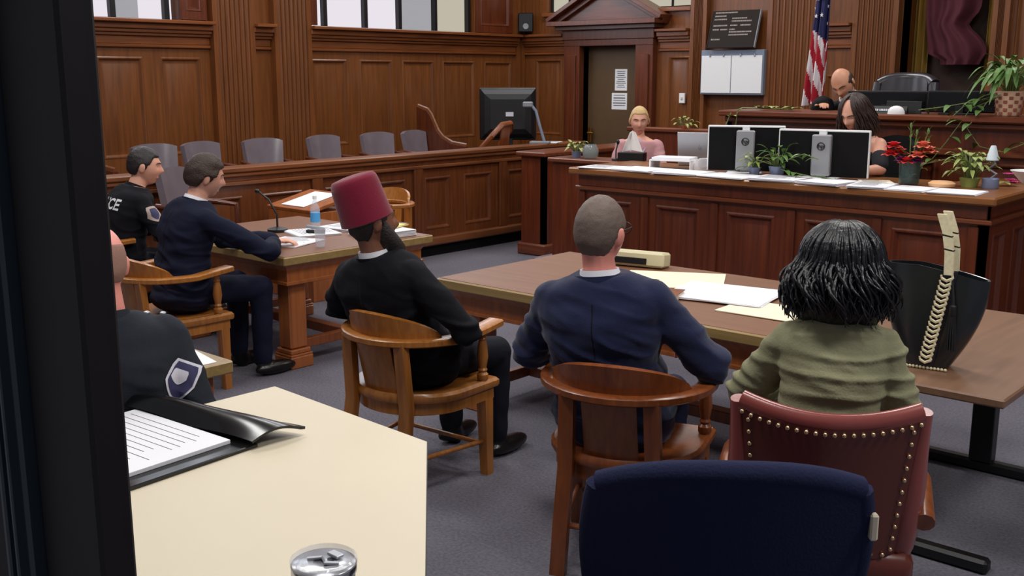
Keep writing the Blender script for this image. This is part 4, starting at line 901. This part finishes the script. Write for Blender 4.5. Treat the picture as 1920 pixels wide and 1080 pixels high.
# printer-like white clutter beside the laptop
t = thing('tape_dispenser', 'white desk tape dispenser between the laptop and tilted monitor', 'dispenser', (-4.02, 6.68, DT), 20)
m = MB(); m.prism([(-.09, 0), (.09, 0), (.10, .03), (.05, .05), (.0, .085), (-.06, .08), (-.09, .04)], .06, M(((1, 0, 0, 0), (0, 0, 1, -.03), (0, 1, 0, 0), (0, 0, 0, 1)))); m.build('body', 'white', t, 40)
m = MB(); m.lathe([(.018, 0), (.036, 0), (.036, .02), (.018, .02)], (0, 0, 0), 20, None, M.Translation((-.02, -.035, .055)) @ M.Rotation(R(90), 4, 'X')); m.build('tape_roll', 'clear_plastic', t)
t = thing('letter_tray', 'white letter tray with papers in front of the laptop', 'tray', (-4.26, 6.62, DT), 12)
m = MB(); m.b2(-.16, .16, -.1, .1, .06, .068); m.b2(-.16, -.15, -.1, .1, 0, .07); m.b2(.15, .16, -.1, .1, 0, .07); m.build('tray', 'white', t); m = MB(); m.box((0, 0, .0775), (.29, .19, .018), M.Rotation(.04, 3, 'Z'), 0); m.build('paper_load', 'paper', t)
potplant('potted_pothos', 'trailing green pothos between the two desk monitors', (-3.40, 6.56, DT), [(.04, 0), (.055, .06), (.058, .07)], 'pot_blue', 26, (.06, .11), .022, .10, .10, 'leaf', .6, None, 3, ([(0, 0, .07), (.12, -.06, .13), (.24, -.1, .17), (.34, -.1, .14)], [(0, 0, .07), (-.1, -.08, .11), (-.2, -.1, .05)], [(0, 0, .06), (.12, -.1, .05), (.3, -.12, .03), (.5, -.1, .015)]))
potplant('potted_pothos', 'small green pothos under the tilted monitor screen', (-3.56, 6.54, DT), [(.03, 0), (.042, .05), (.045, .055)], 'pot_blue', 14, (.05, .09), .02, .07, .08, 'leaf_pale', .7, None, 8)
# vase of red flowers
t = thing('flower_vase', 'dark glass vase with red and coral gladioli beside the bare-shouldered woman', 'vase', (-2.52, 6.62, DT))
m = MB(); m.lathe([(.05, 0), (.062, .01), (.066, .16), (.068, .165), (.062, .165), (.058, .012)], (0, 0, 0), 24); m.build('vase', 'vase_glass', t)
m = MB(); fl = {'petal_red': MB(), 'petal_coral': MB(), 'petal_purple': MB()}; lf = MB(); rg = random.Random(4)
for i, (dx, dy, h_, k) in enumerate(((-.10, -.03, .25, 'petal_red'), (-.07, .0, .21, 'petal_red'), (-.12, -.02, .20, 'petal_red'), (.09, -.04, .26, 'petal_coral'), (.11, 0, .23, 'petal_coral'), (.06, -.04, .20, 'petal_coral'), (-.04, -.05, .17, 'petal_purple'), (.06, -.04, .165, 'petal_purple'), (0, -.05, .16, 'petal_red'))):
    m.tube([(0, 0, .02), (dx * .4, dy * .4, h_ * .6), (dx, dy, h_)], .004, 5)
    for lay, (elv, LL, n_) in enumerate(((.15, .062, 7), (.9, .060, 6), (2.2, .05, 4))):
        for q in range(n_):
            a = 2 * pi * q / n_ + lay * .5 + rg.random() * .3; sc_ = 1 if k != 'petal_purple' else .7; leaf(fl[k], (dx, dy, h_ - .015), (cos(a), sin(a), elv), LL * sc_, .034 * sc_, .25)
for i in range(9): a = rg.uniform(0, 6.3); leaf(lf, (0, 0, .15), (cos(a) * .7, sin(a) * .7, 1), rg.uniform(.12, .2), .014, .3)
for dx, h_ in ((-.01, .37), (.03, .33), (.10, .34)): m.tube([(dx * .3, 0, .1), (dx, 0, h_)], .004, 5); [leaf(lf, (dx, 0, h_ - .02 * q), (cos(q * 2), sin(q * 2), 1.5), .05, .009, .1) for q in range(5)]
m.build('stem', 'stem', t)
for k, lab in (('petal_red', 'red blossoms'), ('petal_coral', 'coral blossoms'), ('petal_purple', 'purple blossoms')): fl[k].build('blossoms', k, t, 0, recalc=False)['label'] = lab
lf.build('leaves', 'leaf', t, 0, recalc=False)
potplant('potted_plant', 'pale green leafy plant beside the white cone lamp at the desk corner', (-2.19, 6.74, DT), [(.045, 0), (.06, .05), (.062, .055)], 'leaf_pale', 60, (.05, .08), .022, .12, .14, 'leaf_pale', .6, None, 5, ([(0, 0, .12), (-.12, -.05, .17), (-.26, -.08, .13), (-.30, -.08, .05)],))
t = thing('cone_lamp', 'small lamp with a white cone shade on a blue-grey pot base', 'lamp', (-2.06, 6.72, DT))
m = MB(); m.lathe([(.045, 0), (.05, .01), (.048, .06), (.04, .065)]); m.build('base', 'pot_blue', t)
m = MB(); m.tube([(0, 0, .06), (.03, 0, .09), (-.02, 0, .12), (.02, 0, .15), (0, 0, .19)], .008); m.build('neck', 'grey_plastic', t)
m = MB(); m.lathe([(.036, .17), (.038, .175), (.016, .255), (.012, .26), (.010, .258), (.034, .172)]); m.build('shade', 'lamp_shade', t)
t = thing('peach_dish', 'round peach-coloured dish on the white sheet near the desk corner', 'dish', (-2.29, 6.55, DT)); m = MB(); m.lathe([(.05, 0), (.075, .012), (.08, .03), (.06, .042), (.001, .046)]); m.build('dish', 'peach', t)
t = thing('white_bowl', 'white bowl on the far wing of the court desk beside pink flowers', 'bowl', (-1.97, 7.22, DT)); m = MB(); m.lathe([(.05, 0), (.06, .01), (.12, .075), (.125, .08), (.118, .08), (.05, .014)]); m.build('bowl', 'white', t)
t = thing('pink_flower', 'pink and magenta blossoms lying before the white bowl', 'flower', (-2.02, 6.98, DT)); m = MB(); m2 = MB()
for c in ((0, 0, .03), (.03, -.04, .02), (-.03, .05, .06)):
    for q in range(9): leaf(m, c, (cos(q * .7), sin(q * .7), .6), .045, .02, .3)
for q in range(8): leaf(m2, (-.02, -.05, .02), (cos(q * .9), sin(q * .9), .15), .08, .018, .2)
m.build('blossoms', 'petal_pink', t, 0, recalc=False); m2.build('leaves', 'leaf_pale', t, 0, recalc=False)

# ------------------------------------------------------------------ things at the witness stand
WZ = 1.105
t = thing('tissue_box', 'dark tissue box with a white tissue sticking up beside the blonde woman', 'tissue box', (-5.02, 7.16, WZ), 20)
m = MB(); m.box((0, 0, .035), (.22, .11, .07)); m.build('box', 'black', t); m = MB(); m.sheet(lambda u, v: ((u - .5) * .17 * (1 - .75 * v), .03 * sin(u * 7), .068 + .16 * v + .02 * sin(u * 3)), 8, 6, .003); m.build('tissue', 'tissue', t, 60)
t = thing('microphone', 'thin black gooseneck microphone in front of the blonde woman', 'microphone', (-5.14, 7.10, WZ)); m = MB(); m.lathe([(.035, 0), (.035, .012), (.01, .02)]); m.build('base', 'black', t); m = MB(); m.tube([(0, 0, .02), (0, .0, .08), (0, .02, .13)], .006); m.build('gooseneck', 'black', t); m = MB(); m.ell((0, .025, .15), (.014, .014, .022)); m.build('head', 'black', t)
t = thing('glass_jar', 'grey-green glass jar at the edge of the witness stand', 'jar', (-5.42, 7.12, WZ)); m = MB(); m.lathe([(.05, 0), (.065, .02), (.07, .07), (.055, .105), (.05, .12), (.045, .12), (.06, .07), (.055, .02)]); m.build('jar', 'jar_glass', t)
potplant('potted_plant', 'little yellow-green plant next to the glass jar', (-5.60, 7.16, WZ), [(.035, 0), (.045, .05)], 'pot_blue', 26, (.04, .07), .022, .06, .09, 'leaf_pale', .5, None, 12)
potplant('potted_plant', 'pale trailing plant on the rail behind the blonde woman', (-5.34, 8.44, 1.31), [(.03, 0), (.04, .03)], 'terracotta', 18, (.04, .07), .018, .03, .12, 'leaf_pale', .6, None, 15)

# ------------------------------------------------------------------ on and behind the judge's bench
BZ = 1.52
monitor('computer_monitor', 'black monitor on the judge bench in front of the high-backed chair', (-3.20, 7.86, BZ), 182, .60, .15, ('black', 'black_gloss'), True, .012)
monitor('computer_monitor', 'black monitor on the judge bench behind the basket plant', (-2.66, 7.86, BZ), 186, .46, .155, ('black', 'black_gloss'), True, .012)
for i, x in enumerate((-3.20, -2.66)):
    pass
t = thing('nameplate', 'dark nameplate with pale lettering on the bench ledge next to the white cup', 'nameplate', (-3.10, 7.70, BZ)); m = MB(); m.prism([(-.05, 0), (0, 0), (-.02, .055), (-.026, .055)], .26, M(((0, 0, 1, -.13), (1, 0, 0, 0), (0, 1, 0, 0), (0, 0, 0, 1)))); m.build('plate', 'black', t)
rg = random.Random(2); m = MB(); x = -.10
while x < .09: w = rg.uniform(.006, .012); m.box((x, -.0425, .026), (w, .004, .015), M.Rotation(R(-20), 3, 'X'), 0); x += w + .004
m.build('lettering', 'silver', t, 0)
t = thing('cup', 'round white cup upside down on the bench ledge', 'cup', (-3.03, 7.62, BZ)); m = MB(); m.lathe([(.06, 0), (.058, .02), (.045, .045), (.02, .058), (.001, .06)]); m.build('cup', 'white', t, 60)
t = thing('black_folder', 'black folder propped beside the white cup on the bench', 'folder', (-3.03, 7.76, BZ)); m = MB(); m.box((0, 0, .045), (.26, .012, .09), M.Rotation(R(-8), 3, 'X'), .003); m.build('cover', 'black', t)
t = thing('judge_chair', 'high-backed black leather chair rising behind the bench monitors', 'chair', (-3.50, 8.72, .50), 176); 
m = MB()
def jb(u, v):
    s = 2 * u - 1; return (s * (.24 + .02 * sin(v * pi)), -.22 - .12 * v + .08 * s * s, .5 + .78 * v - .05 * abs(s) ** 4 * v)
m.sheet(jb, 20, 20, .09); m.build('backrest', 'chair_black', t, 70)
m = MB(); [m.tube([V(jb(e, v / 10)) + V((0, .04, 0)) for v in range(11)], .05, 10) for e in (0, 1)]; m.tube([V(jb(i / 16, 1)) + V((0, .045, -.01)) for i in range(17)], .05, 10); m.build('side_bolster', 'chair_black', t, 70)
m = MB(); m.box((0, .02, .45), (.52, .5, .12), None, .05); m.build('seat', 'chair_black', t, 60)
m = MB(); m.lathe([(.03, .08), (.03, .4)]); [m.tube([(0, 0, .1), (.32 * cos(R(72 * k)), .32 * sin(R(72 * k)), .03)], [.03, .02], 8) for k in range(5)]; m.build('pedestal', 'black', t)
# basket plant with vines
t = potplant('basket_plant', 'leafy green plant in a pink woven basket on the judge bench', (-2.29, 7.72, BZ), [(.065, 0), (.075, .01), (.098, .15), (.10, .17), (.09, .17)], 'basket', 110, (.08, .16), .026, .13, .2, 'leaf', .9, None, 21,
    ([(0, 0, .17), (-.14, -.08, .14), (-.26, -.14, .06), (-.34, -.2, -.04)], [(0, 0, .17), (-.1, -.14, .1), (-.2, -.2, -.08), (-.1, -.22, -.2), (.05, -.22, -.23), (.2, -.2, -.16)], [(0, 0, .17), (-.2, -.05, .1), (-.4, -.06, .06), (-.6, -.05, .03)], [(0, 0, .16), (-.2, -.16, .05), (-.32, -.24, -.18), (-.42, -.24, -.32)]))
m = MB()
for k in range(6):
    z = .02 + .026 * k; r = .077 + .147 * z * .9
    for j in range(16):
        if (j + k) % 2: a = 2 * pi * j / 16; m.box((r * cos(a), r * sin(a), z), (.008, .026, .02), M.Rotation(a, 3, 'Z'), .002)
m.build('weave', 'basket_dark', t)
m = MB(); lf = MB()
t = thing('vine_cutting', 'pale trailing vine hanging over the flag end of the judge bench', 'plant', (-4.25, 7.66, BZ)); rg = random.Random(31)
m.tube([(.3, .02, .012), (.12, -.02, .02), (-.02, -.06, .02), (-.08, -.13, -.02), (-.12, -.15, -.14)], .005, 6); m.tube([(.3, .02, .012), (.4, -.02, .012)], .004, 6); m.tube([(-.02, -.06, .02), (-.02, -.14, -.02), (-.03, -.14, -.16)], .004, 6); m.build('stem', 'stem', t)
for x, y, z in ((.38, 0, .015), (.3, .02, .02), (.2, 0, .02), (.1, -.02, .02), (-.08, -.14, -.05)):
    for q in range(5): a = rg.uniform(0, 6); leaf(lf, (x, y, z), (cos(a), sin(a), .4), .10, .03, .3)
lf.build('leaves', 'leaf_pale', t, 0, recalc=False)
# flag
t = thing('flag', 'furled flag with white stars on blue and red and white stripes on a pole', 'flag', (-4.52, 9.55, .52))
m = MB(); m.tube([(0, 0, 0), (0, 0, 2.6)], .014, 10); m.build('pole', 'gold', t); m = MB(); m.lathe([(.14, 0), (.13, .03), (.03, .06), (.02, .10)]); m.build('base', 'gold', t)
m = MB()
def fl_(u, v):
    z = 2.42 - 1.42 * v; wL = -.06 - .10 * v ** 1.2; wR = .055 + .02 * v; x = wL + (wR - wL) * u; y = -.05 + (.045 * sin(u * 15 + v * 2.2) + .02 * sin(u * 31 - v)) * (.4 + .6 * v) - .03 * sin(u * pi)
    return (x - .02 * v, y, z + (.05 * u - .02) * v)
def fmat(u, v):
    if v < .60 - .12 * (1 - u): return 0
    return 1 + (int(math.floor((u * .9 - v * 1.05 + 3) * 7.2)) % 2)
m.sheet(fl_, 48, 72, .004, None, fmat)
for i in range(9):
    for j in range(3):
        u = .12 + .36 * j + (.18 if i % 2 else 0); v = .04 + .055 * i
        if u > .95 or v > .57 - .12 * (1 - u): continue
        c = V(fl_(u, v)); c.y -= .012; pts = [(c.x + (.017 if k % 2 == 0 else .007) * sin(k * pi / 5), c.y - .006, c.z + (.021 if k % 2 == 0 else .008) * cos(k * pi / 5)) for k in range(10)]
        m.add(pts + [(p[0], p[1] + .02, p[2]) for p in pts], [tuple(range(10))] + [(k, (k + 1) % 10, 10 + (k + 1) % 10, 10 + k) for k in range(10)], 2)
m.build('cloth', ['flag_blue', 'flag_red', 'flag_white'], t, 60)
# ------------------------------------------------------------------ on the front wall
FY = YF
t = thing('directory_board', 'black board with rows of pale lettering leaning above the white cabinet', 'sign', (-6.31, FY - .20, 2.10)); rot = M.Rotation(R(-20), 4, 'X'); t.rotation_euler = (R(-17), 0, 0)
m = MB(); m.b2(-.30, .30, -.012, .012, 0, .44, .002); m.build('board', 'board_dark', t)
m = MB(); m.b2(.30, .312, -.016, .016, 0, .44, .002); m.build('edge_strip', 'grey_plastic', t); m = MB(); m.b2(-.312, -.30, -.016, .016, 0, .44, .002); m.build('edge_strip', 'frame_left', t)
rg = random.Random(9); m = MB()
for x0, x1, z in ((-.27, .02, .415), (-.27, -.12, .375), (-.27, -.11, .335), (-.04, .15, .345), (-.04, .22, .312), (-.27, -.09, .262), (-.05, .04, .262), (.08, .21, .262), (-.27, -.19, .215), (-.17, -.08, .215), (-.05, .02, .215), (-.05, .24, .185), (-.05, .2, .15), (-.27, -.15, .098)):
    x = x0
    while x < x1 - .004: w = rg.uniform(.006, .016); m.b2(x, min(x + w, x1), -.014, -.012, z - .008, z + .008, 0); x += w + .005
m.build('lettering', 'board_letters', t, 0)
t = thing('wall_cabinet', 'white double-panel board cabinet with grey frame on the front wall', 'cabinet', (-6.32, FY, 1.57))
m = MB(); m.b2(-.41, .41, -.14, 0, .0, .51, .006); m.build('case', 'grey_blue', t)
for a, b in ((-.395, -.005), (.005, .395)):
    m = MB(); m.b2(a, b, -.152, -.14, .02, .445, .003); m.build('panel', 'white', t)
for x in (-.28, -.1, .12, .3):
    m = MB(); m.box((x, -.155, .45), (.02, .012, .035), None, .003); m.build('clip', 'steel', t)
sh_ = lambda nm, lab, x, z, w, hh, rows: None
def notice(lab, x, z, w, hh, rows, bar=False):
    t = thing('door_notice', lab, 'notice', (x, FY + .10, z)); m = MB(); m.b2(-w / 2, w / 2, -.003, 0, 0, hh, 0); m.build('sheet', 'white', t, 0); m = MB(); rg = random.Random(rows)
    for i in range(rows): L = w * rg.uniform(.5, .85); y = hh - .03 - i * (hh - .05) / rows; m.b2(-L / 2, L / 2, -.0045, -.003, y - (.008 if bar and i % 2 else .0035), y + .0035, 0)
    m.build('print', 'ink', t, 0)
notice('white upright notice on the door, upper of two', -8.05, 1.60, .19, .27, 9); notice('white landscape notice with heavy lines on the door, lower of two', -8.07, 1.36, .24, .21, 5, True)
t = thing('light_switch', 'white light switch plate on the wood wall between the door and the white cabinet', 'switch', (-7.05, FY, 1.46)); m = MB(); m.b2(-.04, .04, -.03, -.008, 0, .12, .003); m.build('plate', 'white', t); m = MB(); m.b2(-.012, .012, -.04, -.03, .045, .075, .002); m.build('rocker', 'cream', t)
t = thing('wall_speaker', 'small black loudspeaker high in the corner of the room', 'speaker', (-9.45, 10.95, 2.36), 40); m = MB(); m.box((0, 0, .12), (.20, .14, .25), None, .012); m.build('cabinet', 'black', t); m = MB(); m.lathe([(.04, 0), (.035, .006), (.0, .003)], (0, 0, 0), 18, None, M.Translation((0, -.07, .07)) @ M.Rotation(R(90), 4, 'X')); m.build('driver', 'grey_plastic', t); m = MB(); m.box((-.06, .1, .12), (.05, .12, .05)); m.build('bracket', 'black', t)
# ------------------------------------------------------------------ television and lamp by the jury rail
t = thing('television', 'black television seen from behind on the jury rail side of the room', 'television', (-8.30, 9.30, .42), 42 + 180)
m = MB(); m.box((0, 0, .93), (.66, .07, .60), None, .01); m.build('bezel', 'black', t); m = MB(); m.rings([[V((a * w, y, .93 + b * hh)) for a, b in ((-1, -1), (1, -1), (1, 1), (-1, 1))] for w, hh, y in ((.32, .29, .03), (.27, .23, .10), (.2, .17, .13))]); m.build('back_cover', 'tv_dark', t, 20)
m = MB(); m.box((-.02, .132, .93), (.09, .004, .05), None, .001); m.build('sticker', 'patch_white', t); m = MB(); m.box((0, -.037, .93), (.6, .004, .54), None, 0); m.build('screen', 'screen_dark', t)
m = MB(); m.box((0, 0, .6), (.12, .08, .2)); m.b2(-.3, .3, -.2, .2, .0, .5); m.build('stand', 'tv_dark', t)
m = MB(); m.b2(-8.7, -7.9, 9.0, 10.0, 0, .42); tag(m.build('low_cabinet', 'dark_wood'), 'low dark wooden cabinet under the black television', 'cabinet')
t = thing('arm_lamp', 'grey arm lamp leaning on the rail beside the black television', 'lamp', (-7.62, 9.08, 1.045), 30)
m = MB(); m.box((0, 0, .012), (.22, .13, .024)); m.build('base', 'grey_plastic', t); m = MB(); m.tube([(.05, 0, .02), (.0, .0, .18), (-.05, 0, .36), (-.10, 0, .42)], .016); m.build('arm', 'grey_blue', t); m = MB(); m.box((-.14, 0, .43), (.11, .06, .06), None, .01); m.build('head', 'grey_plastic', t)
sheetpile('paper_stack', 'crumpled white papers on the jury rail beside the grey arm lamp', -7.60, 9.30, 1.045, .14, .2, 20, 3, 'paper', 'papers')
t = thing('wooden_chair', 'wooden chair with curved back in front of the black television', 'chair', (-8.1, 8.72, .285), 100); m = MB(); m.tube([(-.22, -.05, .70), (-.2, -.2, .86), (-.08, -.26, .98), (.1, -.26, .99), (.2, -.2, .92), (.24, -.02, .72)], .032, 10, None, .6); m.build('back_bow', 'oak_dark', t); m = MB(); m.box((0, 0, .44), (.44, .42, .05), None, .015); m.build('seat', 'oak', t)
for a, b in ((-.18, -.18), (.18, -.18), (-.18, .18), (.18, .18)):
    m = MB(); m.tube([(a, b, 0), (a, b, .43)], .018); m.build('leg', 'oak', t)
m = MB(); m.sheet(lambda u, v: (-.09 + .18 * u, -.2 - .06 * v, .46 + .5 * v), 6, 4, .014); m.build('splat', 'oak_dark', t)
# ------------------------------------------------------------------ far counsel table
TZ = .73
sheetpile('paper_stack', 'white papers at the sleeve of the man writing', -5.55, 4.10, TZ, .30, .34, 20, 3, 'paper', 'papers')
sheetpile('paper_stack', 'loose white sheets fanned between the microphone and the cup', -5.78, 4.45, TZ, .34, .30, -18, 4, 'paper', 'papers')
sheetpile('paper_stack', 'white stack behind the clear cup beside the water bottle', -5.72, 4.76, TZ, .42, .26, 6, 6, 'paper', 'papers')
sheetpile('paper_stack', 'thick white stack on the far corner of the paper-strewn table', -5.36, 4.72, TZ, .36, .3, -4, 14, 'paper', 'papers', None, 0, False)
t = thing('legal_pad', 'yellow legal pad on top of the thick white stack', 'pad', (-5.40, 4.74, TZ + .046), 14); m = MB(); m.box((0, 0, .008), (.24, .34, .014), None, .001); m.build('pad', 'paper_yellow', t); m = MB(); m.box((0, .16, .0165), (.24, .03, .003), None, 0); m.build('binding', 'leather_red', t)
t = thing('water_bottle', 'clear water bottle with blue label on the far counsel table', 'bottle', (-5.82, 4.52, TZ + .02)); t.location.z = TZ
t.location = (-5.93, 4.60, TZ); m = MB(); m.lathe([(.03, 0), (.034, .01), (.034, .15), (.012, .20), (.012, .215)], (0, 0, 0), 20); m.build('bottle', 'clear_plastic', t); m = MB(); m.lathe([(.0345, .05), (.035, .052), (.035, .115), (.0345, .117)]); m.build('label', 'bottle_label', t); m = MB(); m.lathe([(.015, .212), (.015, .235), (.001, .236)]); m.build('cap', 'white', t)
t = thing('plastic_cup', 'clear plastic cup standing at the near edge of the far counsel table', 'cup', (-5.27, 4.12, TZ)); m = MB(); m.lathe([(.028, 0), (.036, .11), (.0385, .112), (.035, .112), (.027, .004)]); m.build('cup', 'clear_plastic', t)
t = thing('microphone', 'black gooseneck microphone on the far counsel table', 'microphone', (-6.02, 4.34, TZ)); m = MB(); m.lathe([(.07, 0), (.07, .02), (.015, .035)]); m.build('base', 'black', t); m = MB(); m.tube([(0, 0, .03), (0, .0, .12), (-.06, -.02, .22), (-.14, -.04, .27)], .007); m.build('gooseneck', 'black', t); m = MB(); m.ell((-.155, -.045, .275), (.022, .016, .016)); m.build('head', 'black', t)
t = thing('stapler', 'small dark stapler on the fanned white sheets', 'stapler', (-5.70, 4.42, TZ + .0145), 30); m = MB(); m.box((0, 0, .01), (.13, .035, .02)); m.build('base', 'black', t); m = MB(); m.box((0, 0, .035), (.13, .03, .02), M.Rotation(R(8), 3, 'Y'), .006); m.build('arm', 'grey_plastic', t)
t = thing('lectern', 'wooden lectern box with a white sheet on its slope behind the water bottle', 'lectern', (-6.95, 5.35, 0), 0); m = MB(); m.b2(-.28, .28, -.22, .22, 0, .72); m.build('body', 'table_wood', t); m = MB(); m.box((0, 0, .78), (.58, .46, .03), M.Rotation(R(12), 3, 'X')); m.build('slope', 'table_wood', t); m = MB(); m.box((0, -.01, .798), (.3, .36, .004), M.Rotation(R(12), 3, 'X'), 0); m.build('sheet', 'paper', t)
# ------------------------------------------------------------------ near counsel table
t = thing('intercom', 'beige desk intercom box with a dark slot on the counsel table', 'intercom', (-3.36, 4.90, TZ), 12); m = MB(); m.box((0, 0, .045), (.32, .12, .085), M.Rotation(R(-6), 3, 'X'), .012); m.build('case', 'beige_plastic', t); m = MB(); m.box((-.04, -.062, .04), (.20, .006, .035), M.Rotation(R(-6), 3, 'X'), .001); m.build('slot', 'black', t)
sheetpile('paper_stack', 'bright cream folder spread in the middle of the near counsel table', -2.98, 4.66, TZ, .52, .44, 28, 2, 'paper_cream', 'papers', None, 0, False)
sheetpile('paper_stack', 'bright white sheets overlapping the cream folder', -2.58, 4.50, TZ + .006, .50, .42, 10, 3, 'paper', 'papers', None, 0, False)
sheetpile('paper_stack', 'cream sheet at the woman hair end of the near table', -2.26, 4.32, TZ, .36, .30, 2, 2, 'paper_cream', 'papers', None, 0, False)
t = thing('notebook', 'dark brown notebook with cream page edges under the navy shoulder', 'book', (-2.84, 4.22, TZ), 18); m = MB(); m.box((0, 0, .016), (.30, .20, .024), None, 0); m.build('pages', 'paper_cream', t); m = MB(); m.box((0, 0, .002), (.31, .21, .004)); m.box((0, 0, .030), (.31, .21, .004)); m.box((-.155, 0, .016), (.004, .21, .032)); m.build('cover', 'oak_dark', t)
t = thing('pen', 'black pen lying beside the beige intercom box', 'pen', (-3.10, 4.55, TZ), 35); m = MB(); m.tube([(-.07, 0, .006), (.07, 0, .006)], .005, 8); m.build('barrel', 'black', t); m = MB(); m.tube([(.07, 0, .006), (.085, 0, .006)], [.005, .002], 8); m.build('tip', 'brass', t)
t = thing('card_holder', 'small cream card holder behind the woman hair on the table', 'holder', (-2.07, 4.88, TZ), 10); m = MB(); m.box((0, 0, .05), (.12, .04, .1), None, .006); m.build('holder', 'beige_plastic', t); m = MB(); m.box((0, -.026, .05), (.08, .008, .06), None, .001); m.build('card', 'paper_yellow', t)
# ------------------------------------------------------------------ handbag
t = thing('handbag', 'black leather tote with straw-laced seam, studded base and tassel on the laminate table', 'bag', (-1.36, 3.89, TZ), 8)
m = MB(); rs = []
for k in range(13):
    v = k / 12; w = .075 + .105 * sin(min(1, v * 1.15) * pi / 2) ** .9; d = .065 - .02 * v; r = []
    for j in range(36):
        a = 2 * pi * j / 36; ca, sa = cos(a), sin(a); xx = w * (abs(ca) ** .6) * (1 if ca > 0 else -1); zz = .385 * v - .035 * v * ((xx + .05) / .18) * (1 if xx > -.05 else -.1)
        r.append(V((xx + .045 * v * .3, d * (abs(sa) ** .7) * (1 if sa > 0 else -1), zz)))
    rs.append(r)
inner = [[V((p.x * .95, p.y * .85, p.z - (.0 if i == 0 else .03 * i))) for p in rs[-1]] for i in range(4)]
m.rings(rs + inner); m.build('body', 'bag_leather', t, 50)
def sx_(v): return .005 + .055 * v
def bw(v): return -(.065 - .02 * v) - .004
m = MB(); m.sheet(lambda u, v: (sx_(v) - .02 + .05 * u, bw(v) - .003 * sin(u * pi), .02 + .35 * v), 4, 12, .003); m.build('seam_panel', 'bag_purple', t)
m = MB()
for k in range(17):
    v = .04 + k * .055; x = sx_(v); z = .02 + .35 * v; y = bw(v) - .008
    m.tube([(x - .018, y, z + .004), (x, y - .004, z - .004), (x + .020, y, z + .006)], .0058, 6); m.tube([(x - .018, y, z + .004), (x - .020, y, z + .016)], .004, 6); m.tube([(x + .02, y, z + .006), (x + .017, y, z + .018)], .005, 6)
m.build('lacing', 'straw', t)
for s_, y in ((0, -.055), (1, .045)):
    m = MB(); P = [(sx_(1) + .0, y, .36), (sx_(1) - .005, y + .01, .44), (sx_(1) - .02, y + .02, .51), (sx_(1) - .045, y + .03, .575)]
    rs = [[V(p) + V((a * .016, b * .009, 0)) for a, b in ((-1, -1), (1, -1), (1, 1), (-1, 1))] for p in P] ; m.rings(rs); hd = m.build('handle', 'straw', t, 20)
    m = MB()
    for p in (V((sx_(1) - .007, y + .012, .45)), V((sx_(1) - .018, y + .019, .50))): m.box(p, (.036, .022, .005), M.Rotation(R(10), 3, 'Y'), .001)
    m.build('handle_stitching', 'black', hd)
m = MB()
for k in range(14): m.ell((-.085 + .0125 * k, -.066, .007), (.006, .005, .006), None, 8, 6)
m.build('base_studs', 'straw', t)
m = MB(); m.tube([(.075, -.060, .34), (.085, -.068, .28), (.088, -.072, .25)], .005, 6); m.lathe([(.010, .215), (.013, .22), (.012, .25), (.006, .255)], (.088, -.074, 0), 12)
for k in range(12): a = 2 * pi * k / 12; m.tube([(.088 + .008 * cos(a), -.074 + .006 * sin(a), .22), (.088 + .014 * cos(a), -.076 + .008 * sin(a), .15), (.09 + .018 * cos(a), -.078 + .009 * sin(a), .085)], .0035, 5)
m.build('tassel', 'tassel', t)
# ------------------------------------------------------------------ on the cream table
CZ = .76
t = thing('tumbler', 'teal steel tumbler with a clear lid at the bottom edge of the cream table', 'cup', (-1.405, 1.08, CZ)); t.scale = (.95, .95, .95); m = MB(); m.lathe([(.042, 0), (.045, .008), (.058, .165), (.0595, .185), (.0605, .19), (.055, .19), (.05, .17), (.04, .01)], (0, 0, 0), 36); m.build('body', 'tumbler_teal', t, 50)
m = MB(); m.lathe([(.0598, .178), (.0615, .18), (.0615, .196), (.0595, .198)], (0, 0, 0), 36); m.build('rim_band', 'steel', t, 50)
m = MB(); m.lathe([(.060, .192), (.063, .196), (.063, .206), (.058, .209), (.054, .200), (.02, .198), (.001, .198)], (0, 0, 0), 36); ld = m.build('lid', 'clear_plastic', t, 40); m = MB(); m.tube([(-.03, -.015, .2005), (-.01, .005, .202), (.012, -.006, .202), (.03, .012, .2005)], .004, 6); m.box((0, .028, .203), (.03, .018, .006), None, .002); m.build('lid_slider', 'silver', ld)
t = thing('portfolio', 'open black leather portfolio with a white note pad beside the window frame', 'folder', (-2.70, 1.42, CZ), 4)
m = MB(); m.box((.02, -.02, .006), (.54, .46, .012), None, .004); m.build('back_cover', 'black_gloss', t)
m = MB(); m.box((.0, -.03, .018), (.46, .38, .012), None, .001); m.build('note_pad', 'paper', t)
m = MB(); m.sheet(lambda u, v: (-.28 + .58 * u + .02 * v, .15 + .03 * u + (.07 + .11 * u) * v, .026 + .055 * sin(pi * min(1, v * 1.05)) * (.55 + .45 * sin(pi * u)) * (1 - .3 * u) + .004 * sin(u * 9)), 24, 12, .008); m.build('flap', 'black_gloss', t, 60)
rg = random.Random(3); m = MB()
for k in range(12): m.b2(-.20, .12 + .08 * rg.random(), .12 - .028 * k, .122 - .028 * k, .024, .0246, 0)
m.build('handwriting', 'ink', t, 0)
